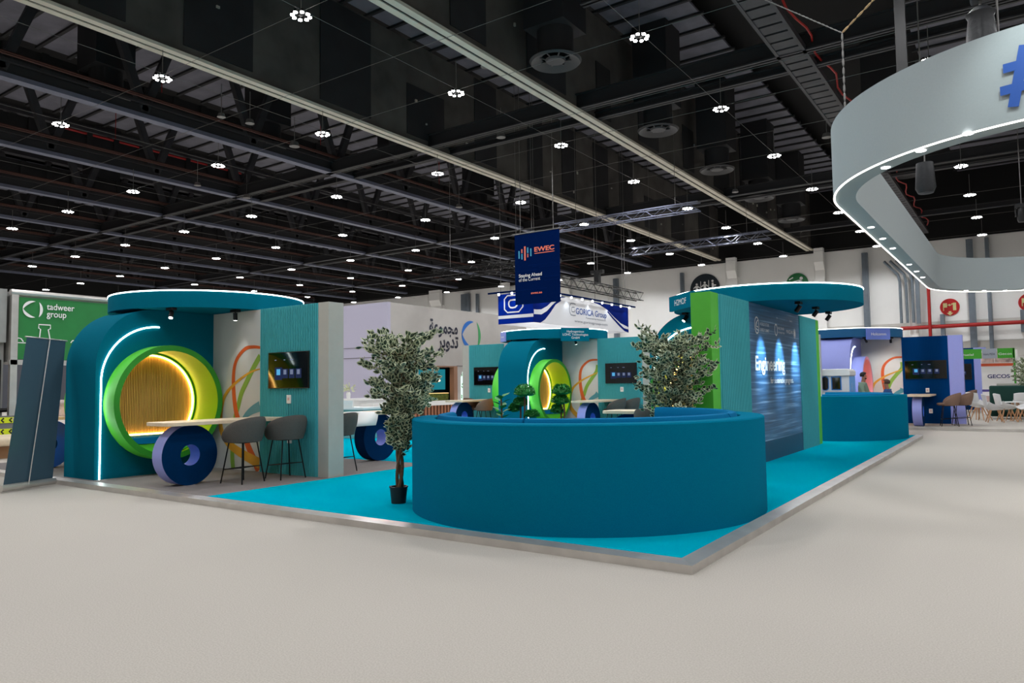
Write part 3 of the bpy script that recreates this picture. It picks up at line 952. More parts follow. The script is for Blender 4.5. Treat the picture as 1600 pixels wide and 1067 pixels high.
high_table(place(-13.45, 9.02, 0), 0, 1, 1, 'high table on dark navy ring between the grey end post and potted tree', navy, navy, lilac, ext=.46)
s0 = shell_stool((-10.42, 7.32, PZ), rad(8), 'dark grey bar stool in front of the coloured wall curves, left of the front pair', stool_f)
def stool(loc, rz, label):
    c = copy_tree(s0); c.location = loc; c.rotation_euler = (0, 0, rz); c['label'] = label; return c
stool((-10.26, 8.03, PZ), rad(-6), 'dark grey bar stool in front of the teal ribbed wall, right of the front pair')
stool((-10.17, 9.1, PZ), rad(4), 'dark bar stool half hidden behind the grey end post')
# paper drape on the rear table
b = B()
sh = [(-11.2, 1.006), (-10.68, 1.006), (-10.6, 1.0), (-10.52, .95), (-10.46, .86), (-10.42, .76)]
for k in range(len(sh) - 1):
    (xa, za), (xb, zb) = sh[k], sh[k + 1]
    ya = 9.85 - .08 * max(0, k - 2); yb = 9.85 - .08 * max(0, k - 1)
    b.poly([(xa, ya + .15, za + PZ), (xb, yb + .15, zb + PZ), (xb, yb + .68, zb + PZ), (xa, ya + .68, za + PZ)])
o = b.out('paper_sheet', white_pl, smooth=True, weld=True); sm = o.modifiers.new('solid', 'SOLIDIFY'); sm.thickness = .006
tag(o, 'curled white paper sheet draped over the high table behind the potted tree', 'paper')

# ---- cluster C: rear middle
WC = place(-13.18, 21.25, 0)
arch_wall(WC, 0, teal, lime, lime_warm, 'teal arch wall with lime ring seat behind the small topiary plants, centre of the picture')
partition(WC, 0, 3.72, teal_rib, beige, 'teal ribbed partition with two televisions, rear centre behind the round bench', post_w=.3)
tC = canopy(WC, 0, (.1, .05), 'round teal canopy with company name plate, rear centre below the blue hanging box sign')
name_plate(tC, rad(-37), -.1, .32, .95, teal, 'Hydrogenious\nLOHC Technologies\nGmbH', .105)
name_plate(tC, rad(-128), -.02, .3, .5, lilac, 'Hydrogen', .09)
track_spot(WC, -.6, -1.6, 0, (.4, -2, 1), 'black canopy spotlight at the left end of the rear centre canopy', 0, glow=False)
track_spot(WC, .35, -1.55, 0, (.6, -1, 1), 'black canopy spotlight over the lime ring of the rear centre pod', 0, glow=False)
track_spot(WC, 1.45, -.85, 0, (1.5, -.15, 1), 'black canopy spotlight near the coloured curves of the rear centre pod', 25, glow=True)
television(WC, 0, 2.70, -1, 'television on the ribbed wall right of the rear centre arch')
television(WC, 0, -2.62, -1, 'television on the ribbed wall left of the rear centre arch')
socket(WC, 0, 2.72, 1.31, -1, 'white wall switch below the television right of the rear centre arch')
socket(WC, 0, -2.5, 1.31, -1, 'white wall switch below the television left of the rear centre arch')
high_table(WC, 0, 1, -1, 'high table before the rear centre wall curves, farther of two showing over the bench', lilac, navy, blue_in)
high_table(WC, 0, -1, -1, 'pale high table on a lilac edged ring behind the left part of the round bench', lilac, navy, blue_in)
stool((-10.2, 20.0, PZ), rad(4), 'dark grey bar stool at the table under the rear centre television, left of its pair')
stool((-10.05, 20.65, PZ), rad(-5), 'dark grey bar stool at the table under the rear centre television, right of its pair')
s1 = shell_stool((-15.75, 20.2, PZ), rad(176), 'taupe bar stool beside the rear centre arch, left of the lime ring', stool_f2)
c = copy_tree(s1); c.location = (-14.95, 19.75, PZ); c.rotation_euler = (0, 0, rad(10)); c['label'] = 'brown bar stool tucked against the lime ring left of the rear centre arch'

# ---- cluster D: right middle, turned a quarter
WD = place(-4.23, 15.1, -pi / 2)
rD = -pi / 2
arch_wall(WD, rD, teal, lime, lime_warm, 'teal arch wall with lime ring seat behind the potted tree, left of the bright green panel', sides=(1, -1))
tD = partition(WD, rD, 3.72, teal_rib, green_wall, 'tall partition with bright green end posts and the blue Engineering print', mural=((1, -1),),
          ribs=((1, -1), (1, 1), (-1, 1)), post_w=.36, rib_w=1.56)
b = B(); b.box(-1.79, 1.79, .15, .175, 0, 2.95); b.out('printed_panel', print_m, tD)
b = B(); b.box(-1.79, 1.79, .175, .185, 0, .38); b.out('plinth_panel', mat('plinth_blue', (8, 74, 104), .6), tD)
# lettering on the print: local +x runs toward -Y, so the text runs along local -x
def PT(name, body, Y, z, size, width=None, bold=0.0):
    return text(name, body, size, (-(Y - 15.1), .178, z - PZ), (-1, 0, 0), (0, 0, 1), txt_w, tD, width=width, bold=bold, ext=.004)
PT('headline', 'Engineering', 13.6, 1.80, .37, 2.02, .02)
PT('subline', 'for sustainable progress.', 14.55, 1.55, .16, 1.7, .014)
PT('logo_lettering', 'WORLD FUTURE', 13.98, 2.64, .085, .58)
PT('logo_lettering', 'ENERGY SUMMIT', 13.98, 2.53, .085, .58, .006)
PT('logo_lettering', 'ABU DHABI', 15.18, 2.63, .075, .46)
PT('logo_lettering', 'SUSTAINABILITY WEEK', 15.18, 2.55, .05, .5)
PT('logo_lettering', 'MASDAR', 15.82, 2.58, .11, .52)
PT('logo_caption', 'Host', 15.1, 2.84, .05)
PT('logo_caption', 'Hosted by', 16.1, 2.84, .05)
b = B(); fn = lambda u, v, th: (-(u - 15.1), .178 + th, v - PZ)
ribbon(b, circ(13.77, 2.63, .13, 24, ry=.15) + [(13.9, 2.63)], fn, .025, .025)
ribbon(b, [(13.88, 2.74), (13.74, 2.68), (13.7, 2.58), (13.84, 2.54)], fn, .02, .02)
ribbon(b, [(13.8, 2.72), (13.74, 2.62), (13.84, 2.6)], fn, .02, .02)
ribbon(b, circ(15.05, 2.61, .09, 24, ry=.11) + [(15.14, 2.61)], fn, .03, .03)
for k in range(7):
    a = k * pi / 7
    ribbon(b, [(16.48 - .1 * math.cos(a), 2.6 - .11 * math.sin(a)), (16.48 + .1 * math.cos(a), 2.6 + .11 * math.sin(a))], fn, .018, .018)
b.out('logo_mark', txt_w, tD)
tD2 = canopy(WD, rD, (0, -.03), 'big round teal canopy over the bright green panel and the Engineering print')
pl = name_plate(tD2, rad(-134), .0, .3, 1.1, teal, 'H2MOF', .17, rz=rD)
for i, (Y, l) in enumerate(((14.0, 'left'), (15.25, 'middle'), (16.5, 'right'))):
    track_spot(WD, -(Y - 15.1), .88 if i != 1 else .9, rD, (-(Y - 15.1), .16, 1.85), 'black spotlight before the Engineering print, %s of three' % l, 380, glow=False, col=(.5, .76, 1.0), ang=44)
track_spot(WD, .55, -1.5, rD, (1.8, -2.6, 0.8), 'bright canopy spotlight beside the H2MOF lettering', 60, ang=80)
high_table(WD, rD, 1, -1, 'pale high table behind the round bench, below and right of the rear table', lilac, navy, blue_in)
stool(( -5.45, 12.2, PZ), rad(-95), 'dark bar stool seen just above the round bench, left of the potted tree')
television(WD, rD, 2.75, -1, 'television behind the potted tree on the green ended partition')

# ---- cluster E: navy and lilac pod at the right
WE = place(-5.3, 28.75, 0)
arch_wall(WE, 0, lilac, lilac, pink, 'lilac arch wall with white light curve behind the small teal counter')
partition(WE, 0, 3.62, navy_rib, lilac, 'navy ribbed partition with lilac end post at the right, behind two stools', post_w=.42, rib_w=1.38)
tE = canopy(WE, 0, (.05, -.05), 'round blue canopy with lilac name plate over the lilac pod', rim=mat('canopy_blue', (8, 84, 130), .8), led=emis('rim_led_soft', (1, 1, .85), 5.0))
name_plate(tE, rad(-47), -.1, .28, .85, mat('plate_blue', (100, 120, 200), .6), 'Holcomm', .14)
track_spot(WE, .9, -1.4, 0, (1.3, -.15, 1.2), 'small black spotlight left of the lilac name plate', 60, glow=False, ang=90)
track_spot(WE, 1.55, -.6, 0, (1.5, -.15, 1), 'small black spotlight right of the lilac name plate', 20, glow=False)
television(WE, 0, 2.52, -1, 'television on the navy ribbed wall at the right', w_=1.25, h_=.62)
socket(WE, 0, 2.55, 1.12, -1, 'white wall switch below the television on the navy wall')
socket(WE, 0, 2.62, .42, -1, 'white wall socket low on the navy wall')
high_table(WE, 0, 1, -1, 'small round ended high table on a lilac ring in front of the navy wall', lilac, navy, blue_in)
for x, y, a, l in ((-2.05, 27.15, 10, 'brown bar stool in front of the navy wall, nearer of the pair'), (-1.75, 27.75, 14, 'brown bar stool in front of the lilac end post, farther of the pair')):
    c = copy_tree(s1); c.location = (x, y, PZ); c.rotation_euler = (0, 0, rad(a)); c['label'] = l

# ================================================================== ROUND BENCHES
def bench(cx, cy, R0, a0, a1, label, z=1.11):
    t = thing('round_bench', label, 'bench', (cx, cy, PZ))
    n = int(abs(a1 - a0) / 3)
    b = B(); b.lathe([(R0 - .28, 0), (R0, 0), (R0, z - .015), (R0 - .015, z), (R0 - .27, z), (R0 - .28, z - .01)], a0=a0, a1=a1, n=n)
    b.out('outer_shell', bench_m, t, smooth=True)
    b = B(); b.lathe([(R0 - .85, 0), (R0 - .29, 0), (R0 - .29, .33), (R0 - .85, .33)], a0=a0, a1=a1, n=n)
    b.out('seat_base', bench_m, t, smooth=True)
    b = B(); b.lathe([(R0 - .88, .34), (R0 - .30, .34), (R0 - .30, .44), (R0 - .85, .46), (R0 - .9, .43)], a0=a0 + .5, a1=a1 - .5, n=n)
    b.out('seat_cushion', cushion_m, t, smooth=True)
    # back cushions in segments
    m = max(2, int(abs(a1 - a0) / 62)); st = (a1 - a0) / m
    for k in range(m):
        s0_, s1_ = a0 + k * st + .4, a0 + (k + 1) * st - .4
        pr = []
        for i in range(16):
            a = 2 * pi * i / 16
            pr.append((R0 - .375 + .075 * math.copysign(abs(math.cos(a)) ** .6, math.cos(a)), .80 + .355 * math.copysign(abs(math.sin(a)) ** .35, math.sin(a))))
        b = B(); b.lathe(pr, a0=s0_, a1=s1_, n=max(8, int(abs(s1_ - s0_) / 3)))
        b.out('back_cushion', cushion_m, t, smooth=True)
    return t
bench(-4.69, 8.34, 2.2, -163, 84, 'large round teal bench with high curved back in the foreground')
bench(-4.6, 21.5, 2.05, -79, 100, 'curved teal bench counter at the far right end of the turquoise floor')

# ================================================================== PLANTS
def leaf(b, p, d, L, W_, rr):
    """two toned leaf: pale border, dark middle"""
    d = d.normalized()
    u = d.cross(Vector((rr.uniform(-1, 1), rr.uniform(-1, 1), rr.uniform(-.2, 1)))).normalized()
    n = d.cross(u).normalized()
    def shape(s, o, mi):
        pts = [(0, 0), (.28, .42), (.62, .46), (1, 0), (.62, -.46), (.28, -.42)]
        c = .5
        vs = []
        for a, e in pts:
            aa = c + (a - c) * s
            vs.append(b.v(p + d * (aa * L) + u * (e * s * W_) + n * (o + .12 * L * (aa - .5) ** 2 * -1 + abs(e) * .1 * W_)))
        b.f(vs, mi)
    shape(1.0, 0, 1); shape(.72, .0012, 0); shape(.72, -.0012, 0)

def ficus(loc, label, seed, H=2.25, top=1.0, tilt=(.0, .0), low=.5, branches=78, spreadf=None, potr=.115):
    rr = random.Random(seed)
    t = thing('potted_tree', label, 'potted tree', loc)
    b = B(); b.lathe([(0, 0), (potr * .82, 0), (potr, .2), (potr * 1.06, .2), (potr * 1.06, .215), (potr * .9, .215), (potr * .88, .17), (0, .17)], n=28, closed=False)
    b.out('pot', pot_m, t, smooth=True)
    b = B()
    for k in range(3):
        pts = []
        for i in range(18):
            z = .15 + (H * .6) * i / 17
            a = k * 2.1 + z * 5.5
            r = .026 + .01 * math.sin(z * 4)
            pts.append((r * math.cos(a) + tilt[0] * z + .01 * math.sin(z * 7), r * math.sin(a) + tilt[1] * z, z))
        b.tube(pts, [.026 - .013 * i / 17 for i in range(18)], 6)
    b.out('trunk', bark, t, smooth=True)
    bl = B(); bt = B()
    for i in range(branches):
        hz = low + (H * .86 - low) * (i / branches) ** .85
        f = (hz - low) / (H - low)
        spread = spreadf(f) if spreadf else (.17 + .36 * math.sin(min(1, f * 1.5) * pi * .62))
        a = i * 2.4 + rr.uniform(-.3, .3)
        L = spread * rr.uniform(.65, 1.15)
        rise = (.12 + .3 * f) * rr.uniform(.6, 1.25)
        p0 = Vector((tilt[0] * hz, tilt[1] * hz, hz))
        p1 = p0 + Vector((math.cos(a) * L, math.sin(a) * L, rise))
        pm = p0.lerp(p1, .55) + Vector((0, 0, .05))
        pts = [p0.lerp(pm, k / 4) if k <= 4 else pm.lerp(p1, (k - 4) / 4) for k in range(9)]
        bt.tube([pts[0], pts[4], pts[8]], [.006, .004, .002], 5)
        for k in range(1, 9):
            for q in range(4):
                d = Vector((rr.uniform(-1, 1), rr.uniform(-1, 1), rr.uniform(-.5, .9))) + (p1 - p0).normalized() * .6
                leaf(bl, pts[k] + Vector((rr.uniform(-.03, .03), rr.uniform(-.03, .03), rr.uniform(-.03, .03))), d, rr.uniform(.085, .115), rr.uniform(.045, .062), rr)
    bt.out('twigs', bark, t)
    bl.out('foliage', [leaf_d, leaf_p], t)
    return t
ficus((-6.76, 7.08, PZ), 'tall potted tree with pale edged leaves in a black pot left of the round bench', 3, H=2.2, tilt=(.045, .0), low=.62, branches=86, spreadf=lambda f: .14 + .28 * f if f < .35 else .24 + .26 * math.sin((f - .2) * pi / .75))
ficus((-4.5, 10.86, PZ), 'potted tree with pale edged leaves behind the round bench, before the bright green panel', 11, H=2.3, tilt=(.0, .0), low=.75, branches=84,
      spreadf=lambda f: .3 + .32 * math.sin(min(1, f * 1.4) * pi * .7))
ficus((-11.3, 12.6, PZ), 'small potted tree farther back, its black pot seen right behind the front tree trunk', 21, H=1.75, low=.95, branches=22, spreadf=lambda f: .24, potr=.16)
ficus((.05, 35.5, 0), 'leafy potted tree at the right edge of the picture beside the white chairs', 31, H=2.3, low=.9, branches=44, spreadf=lambda f: .5 * math.sin(.5 + f * 2.2))

def puff(b, c, rx, rz_, rr, n=420):
    bm2 = bmesh.new(); bmesh.ops.create_icosphere(bm2, subdivisions=3, radius=1)
    mp = {}
    for v in bm2.verts:
        k = 1 + .13 * math.sin(v.co.x * 9 + v.co.y * 7) * math.cos(v.co.z * 8) + rr.uniform(-.07, .07)
        z = v.co.z * (1 if v.co.z > 0 else .35)
        mp[v] = b.v((c[0] + v.co.x * rx * k, c[1] + v.co.y * rx * k, c[2] + z * rz_ * k))
    for f in bm2.faces: b.f([mp[v] for v in f.verts])
    bm2.free()
    for i in range(n):
        a = rr.uniform(0, 2 * pi); e = rr.uniform(-.2, 1)
        d = Vector((math.cos(a) * math.sqrt(1 - e * e * .9), math.sin(a) * math.sqrt(1 - e * e * .9), e))
        p = Vector(c) + Vector((d.x * rx, d.y * rx, d.z * rz_ * (1 if d.z > 0 else .35)))
        u = d.cross(Vector((rr.uniform(-1, 1), rr.uniform(-1, 1), 1))).normalized() * .012
        w_ = d * .028
        b.f([b.v(p - u), b.v(p + w_ - u * .2), b.v(p + u)])

def topiary(loc, label, puffs, stems, seed, stand=.95):
    rr = random.Random(seed)
    t = thing('topiary_plant', label, 'plant', loc, 0)
    b = B(); b.lathe([(0, 0), (.15, 0), (.19, stand - .02), (.2, stand), (.17, stand), (.165, stand - .05), (0, stand - .05)], n=28, closed=False)
    b.out('tall_planter', pot_m, t, smooth=True)
    b = B()
    for s in stems: b.tube(s, .013, 6)
    b.out('stem', bark, t)
    b = B()
    for c, rx, rz_ in puffs: puff(b, c, rx, rz_ * 1.25, rr)
    b.out('foliage_ball', leaf_g, t, smooth=True)
    return t
topiary((-5.56, 9.26, PZ), 'three tiered topiary plant showing above the bench edge, in front of the lime ring',
        [((-.02, 0, 1.39), .125, .09), ((-.05, .02, 1.25), .115, .08), ((-.1, .0, 1.11), .08, .075)],
        [[(0, 0, .9), (.03, 0, 1.1), (0, 0, 1.38)], [(-.03, 0, .9), (-.03, 0, 1.25)]], 5)
topiary((-6.05, 8.92, PZ), 'round topped topiary plant above the bench edge, in front of the glowing white strip',
        [((.05, 0, 1.38), .14, .1), ((-.06, .05, 1.22), .1, .08), ((-.14, .0, 1.14), .07, .07), ((.15, .03, 1.06), .1, .06)],
        [[(.02, 0, .9), (.05, 0, 1.15), (.05, 0, 1.36)], [(-.04, .02, .9), (-.05, .04, 1.22)]], 6)
# leafy companion
t = thing('broad_leaf_plant', 'broad leaved green plant at the left of the two topiary plants behind the bench edge', 'plant', (-6.28, 8.72, PZ))
b = B(); b.lathe([(0, 0), (.11, 0), (.13, .93), (.14, .95), (.12, .95), (.11, .9), (0, .9)], n=24, closed=False); b.out('tall_planter', pot_m, t, smooth=True)
b = B(); b.tube([(0, 0, .88), (.01, 0, 1.1), (0, 0, 1.3)], .012, 6); b.out('stem', bark, t)
b = B()
for k in range(12):
    a = k * 2.4; z = 1.02 + .028 * k; L = .16
    d = Vector((math.cos(a), math.sin(a), .55)); s = Vector((-math.sin(a), math.cos(a), 0)) * .06
    p = Vector((0, 0, z))
    b.f([b.v(p), b.v(p + d * L * .5 + s), b.v(p + d * L - Vector((0, 0, .02))), b.v(p + d * L * .5 - s)])
b.out('leaves', leaf_g, t)

# ================================================================== LEANING ROLL-UP BANNER
t = thing('roll_up_banner', 'grey blue roll up banner seen from behind, leaning on the nearest arch wall', 'banner', (-13.45, 5.42, 0))
off = (-13.45, 5.42, 0)
A = Vector((-13.28, 4.98, .07)); Bq = Vector((-13.58, 5.86, .07)); Tl = Vector((-13.62, 5.42, 2.5)); Tr = Vector((-13.9, 6.15, 2.47))
d = (Bq - A).normalized()
b = B(off); b.tube([A - d * .02, Bq + d * .02], .055, 16); b.out('cassette', alu, t, smooth=True)
b = B(off)
nb = (Tl - A).cross(Bq - A).normalized() * .004
A2 = A + d * .02; B2 = Bq - d * .02
b.f([b.v(p) for p in (A2, B2, Tr, Tl)]); b.f([b.v(p + nb) for p in (A2, Tl, Tr, B2)][::-1])
for p, q in ((A2, B2), (B2, Tr), (Tr, Tl), (Tl, A2)): b.f([b.v(p), b.v(q), b.v(q + nb), b.v(p + nb)])
b.out('banner_sheet', mat('banner_vinyl', (62, 84, 98), .22, spec=.6), t)
b = B(off); b.tube([Tl - d * .03, Tr + d * .03], .012, 8); b.out('top_rail', alu, t)
toward = Vector((.05, -.02, 0))
b = B(off); b.tube([A.lerp(Bq, .5) + toward * 1.4, Tl.lerp(Tr, .58) + toward * .6], .009, 8); b.out('support_pole', alu, t)

# ================================================================== HANGING HALO SIGN
HZ0, HZ1 = 4.6, 5.72
def stadium(inset, n=28):
    x0, x1, y0, y1, r = -2.55 + inset, 4.9 - inset, 10.25 + inset, 30.9 - inset, 3.35 - inset
    pts = []
    for cx, cy, a0 in ((x0 + r, y0 + r, 180), (x1 - r, y0 + r, 270), (x1 - r, y1 - r, 0), (x0 + r, y1 - r, 90)):
        for i in range(n): 
            a = rad(a0 + 90 * i / (n - 1)); pts.append((cx + r * math.cos(a), cy + r * math.sin(a)))
    return pts
t = thing('hanging_halo_sign', 'large pale rounded hanging ring sign with glowing lower edge at the upper right', 'hanging sign', (1.2, 20.5, HZ0))
off = (1.2, 20.5, HZ0)
b = B(off); b.prism(stadium(0), [stadium(.34)], XY, HZ0, HZ1); b.out('ring_body', halo_m, t, smooth=True)
b = B(off); b.tube([(x, y, HZ0 - .005) for x, y in stadium(.015, 40)], .014, 6, closed=True); b.out('edge_light', halo_led, t)
for x, y in [(-.45, 10.52), (-1.0, 10.93), (-1.5, 11.5), (-2.38, 15.9), (-2.38, 17.35), (-2.38, 18.8), (-2.38, 21.75), (-2.38, 23.3), (-2.38, 24.8), (-1.55, 29.6), (-1.05, 30.1), (-.45, 30.5), (.1, 30.72), (.2, 10.42)]:
    b = B(off); b.cyl((x, y), .06, HZ0 - .008, HZ0 + .002, 20)
    dl = b.out('downlight', bulb2, t)
    if y < 27: spot('downlight_beam', Vector((x, y, HZ0 - .03)) - Vector(off), Vector((x, y, 0)) - Vector(off), 22, 95, .8, (1, .97, .93), t, .05)
# the hash mark on the outer face near the right edge
fn = lambda u, v, th: (u, 10.24 - th + max(0, (0.75 - u)) ** 2 * .14, v)
b = B(off)
for (p, q) in (((.02, 4.76), (.16, 5.46)), ((.3, 4.76), (.44, 5.46)), ((-.1, 4.98), (.5, 4.98)), ((-.06, 5.24), (.54, 5.24))):
    ribbon(b, [p, ((p[0] + q[0]) / 2, (p[1] + q[1]) / 2), q], fn, .11, .11, th=.008)
b.out('hash_mark', txt_b, t)
spot('sign_wash', Vector((.4, 9.0, 6.3)) - Vector(off), Vector((.35, 10.3, 5.1)) - Vector(off), 110, 70, .8, (.9, 1, 1), t, .05)

def chain(name, pts, label, m, r=.018, cat='chain', grp='rigging chains and ropes of the halo sign'):
    b = B()
    L = 0; P = [Vector(p) for p in pts]
    for i in range(len(P) - 1):
        d_ = P[i + 1] - P[i]; n = max(1, int(d_.length / .14))
        for k in range(n):
            a = P[i] + d_ * (k / n); c = P[i] + d_ * ((k + .95) / n)
            b.tube([a, a.lerp(c, .25), a.lerp(c, .75), c], [r * .5, r, r, r * .5], 5)
    o = b.out(name, m); return tag(o, label, cat, grp)
chain('rigging_chain', [(-2.25, 12.95, 7.35), (-2.25, 12.95, 5.75)], 'short vertical chain holding the left corner of the halo sign', wire_m)
chain('rigging_rope', [(-2.25, 12.95, 7.35), (-1.4, 12.6, 7.85), (-.45, 12.25, 8.35), (.9, 11.7, 9.15)], 'braided rope slanting up right from the halo sign corner chain', rope_m)
chain('rigging_rope', [(-2.25, 12.95, 7.35), (-4.9, 15.5, 10.2), (-5.3, 16.0, 12.0)], 'thin strap going up left from the halo sign corner chain', wire_m, .012)
t = thing('chain_hoist', 'black wrapped chain hoist bag hanging over the halo sign at the top right', 'chain hoist', (-.3, 12.2, 5.9))
b = B(); b.lathe([(0, 0), (.15, .02), (.2, .15), (.19, .55), (.16, .8), (.19, .86), (.1, .95), (0, .95)], n=20, closed=False); o = b.out('bag', mat('bag_black', (30, 32, 36), .45, bump=1.0, scale=9), t, smooth=True)
b = B(); b.box(-.12, .25, -.12, .12, 1.05, 1.55); b.box(.3, .42, -.08, .08, 1.2, 1.7); bevel(b.out('hoist_motor', mat('motor_dark', (38, 42, 52), .5), t), .03)
b = B(); b.tube([(.0, 0, .9), (.0, 0, 6)], .02, 6); b.tube([(.2, 0, -.2), (.2, 0, 1.1)], .015, 6); b.out('lifting_chain', wire_m, t)
t = thing('chain_hoist', 'small dark chain hoist inside the halo sign, above its left side', 'chain hoist', (-1.9, 21.5, 6.35))
b = B(); b.lathe([(0, 0), (.18, .02), (.24, .15), (.2, .8), (0, .85)], n=16, closed=False); b.out('bag', MATS['bag_black'], t, smooth=True)
b = B(); b.tube([(0, 0, .8), (0, 0, 5.5)], .018, 6); b.out('lifting_chain', wire_m, t)
def moving_head(x, y, z, label, top=12.0):
    t = thing('stage_light', label, 'stage light', (x, y, z), 0, 'hanging stage lights')
    b = B(); b.box(-.22, .22, -.14, .14, .42, .56); b.box(-.22, -.17, -.05, .05, .1, .45); b.box(.17, .22, -.05, .05, .1, .45); b.out('yoke', black_pl, t)
    b = B(); b.tube([(0, 0, .42), (0, 0, .0), (0, 0, -.12)], [.13, .16, .12], 18); b.out('lamp_head', black_pl, t, smooth=True)
    b = B(); b.tube([(0, 0, .56), (0, 0, top - z)], .015, 5); b.out('hanging_pole', wire_m, t)
moving_head(.15, 33.5, 7.55, 'black stage light on a pole above the far edge of the halo sign')
# dark rigging boxes at the tip of the inner halo
b = B(); b.box(-2.1, -1.3, 16.5, 17.0, 6.6, 7.0); b.box(-1.9, -1.7, 16.7, 16.8, 7.0, 9.5)
tag(b.out('rigging_box', black_pl), 'dark rigging box and pole seen inside the halo sign', 'rigging')

# ================================================================== NAVY HANGING BANNER
t = thing('hanging_banner', 'tall navy hanging banner with orange and blue bar logo', 'banner', (-16.8, 26.05, 5.0))
off = (-16.8, 26.05, 5.0)
bx0, bx1 = -17.92, -15.66
b = B(off); b.box(bx0, bx1, 26.04, 26.06, 5.0, 8.04); b.out('banner_sheet', mat('banner_navy', (0, 24, 72), .9, spec=.02), t)
b = B(off); b.tube([(bx0 - .15, 26.05, 8.06), (bx1 + .1, 26.05, 8.06)], .03, 8); b.out('top_rail', wire_m, t)
for xw in (bx0 + .3, bx1 - .3):
    b = B(off); b.tube([(xw, 26.05, 8.06), (xw, 26.05, 17.38)], .012, 5); b.out('hanging_wire', wire_m, t)
orange_t = mat('print_orange', (232, 120, 96), .6); cyan_t = mat('print_cyan', (64, 160, 196), .6)
Wb = bx1 - bx0; Hb = 3.04
fnb = lambda u, v, th: (bx0 + u * Wb, 26.036, 5.0 + v * Hb)
def bar(u, v0, v1, m, wd=.065):
    b = B(off); ribbon(b, [(bx0 + u * Wb, 5 + v0 * Hb), (bx0 + u * Wb, 5 + (v0 + v1) / 2 * Hb), (bx0 + u * Wb, 5 + v1 * Hb)], lambda p, q, th: (p, 26.034, q), wd, wd, sm=2); b.out('logo_bar', m, t)
bar(.10, .655, .765, cyan_t); bar(.165, .64, .72, cyan_t); bar(.165, .73, .785, orange_t); bar(.235, .62, .82, orange_t, .08)
bar(.30, .72, .8, cyan_t); bar(.30, .66, .71, orange_t, .05); bar(.37, .67, .78, cyan_t)
text('logo_lettering', 'EWEC', .27, Vector((bx0 + .45 * Wb, 26.03, 5 + .725 * Hb)) - Vector(off), (1, 0, 0), (0, 0, 1), orange_t, t, width=.44 * Wb, bold=.03, ext=.004)
b = B(off); b.box(bx0 + .45 * Wb, bx0 + .89 * Wb, 26.03, 26.036, 5 + .695 * Hb, 5 + .705 * Hb); b.out('logo_line', orange_t, t)
text('banner_lettering', 'Staying Ahead', .2, Vector((bx0 + .09 * Wb, 26.03, 5 + .385 * Hb)) - Vector(off), (1, 0, 0), (0, 0, 1), txt_w, t, width=.52 * Wb, bold=.012, ext=.004)
text('banner_lettering', 'of the Current', .2, Vector((bx0 + .09 * Wb, 26.03, 5 + .325 * Hb)) - Vector(off), (1, 0, 0), (0, 0, 1), txt_w, t, width=.48 * Wb, ext=.004)
text('banner_lettering', 'ewec.ae', .14, Vector((bx0 + .36 * Wb, 26.03, 5 + .135 * Hb)) - Vector(off), (1, 0, 0), (0, 0, 1), orange_t, t, width=.25 * Wb, bold=.02, ext=.004)
lb = mat('banner_line', (4, 34, 92), .9, spec=.02)
b = B(off)
for v, u0, u1 in ((.54, .3, .9), (.52, .4, .95), (.47, .05, .5), (.36, .66, .98), (.31, .66, .98), (.2, .0, .7), (.5, .55, .98)): b.box(bx0 + u0 * Wb, bx0 + u1 * Wb, 26.034, 26.039, 5 + v * Hb, 5 + v * Hb + .015)
b.out('line_pattern', lb, t)

# ================================================================== BLUE AND WHITE BOX SIGN
gx0, gx1, gy0, gy1, gz0, gz1 = -21.6, -19.5, 29.85, 40.3, 4.6, 6.1
t = thing('hanging_box_sign', 'blue and white hanging box sign lit by small spots, behind the navy banner', 'hanging sign', (gx0, gy0, gz0))
off = (gx0, gy0, gz0)
gblue = mat('sign_blue', (0, 38, 142), .8, spec=.05); gwhite = mat('sign_white', (226, 228, 232), .5); gdk = mat('sign_deep_blue', (0, 28, 112), .8, spec=.05)
b = B(off)
b.box(gx0, gx1, gy0, gy0 + .06, gz0, gz1, 0); b.box(gx1 - .06, gx1, gy0 + .06, gy1, gz0, gz1, 1)
b.box(gx0, gx0 + .06, gy0 + .06, gy1, gz0, gz1, 1); b.box(gx0, gx1, gy1 - .06, gy1, gz0, gz1, 1)
b.out('sign_panels', [gblue, gwhite], t)
# front (short) face print
b = B(off); b.box(gx0, gx1 + .002, gy0 - .004, gy0, gz0 + .26, gz0 + .42); b.out('white_stripe', gwhite, t)
fnf = lambda u, v, th: (u, gy0 - .006, v)
b = B(off); cx_, cz_ = gx0 + .95, gz0 + .98
oct_ = lambda k: [(cx_ + x * k, cz_ + z * k) for x, z in ((.55, .18), (.55, -.18), (.3, -.42), (-.38, -.42), (-.56, -.25), (-.56, .25), (-.38, .42), (.3, .42), (.55, .18))]
ribbon(b, oct_(1), fnf, .07, .07, sm=1)
ribbon(b, [(cx_ + .25, cz_ + .18), (cx_ - .2, cz_ + .18), (cx_ - .3, cz_), (cx_ - .2, cz_ - .18), (cx_ + .1, cz_ - .18), (cx_ + .25, cz_ - .02)], fnf, .08, .08, sm=2)
b.out('logo_mark', gwhite, t)
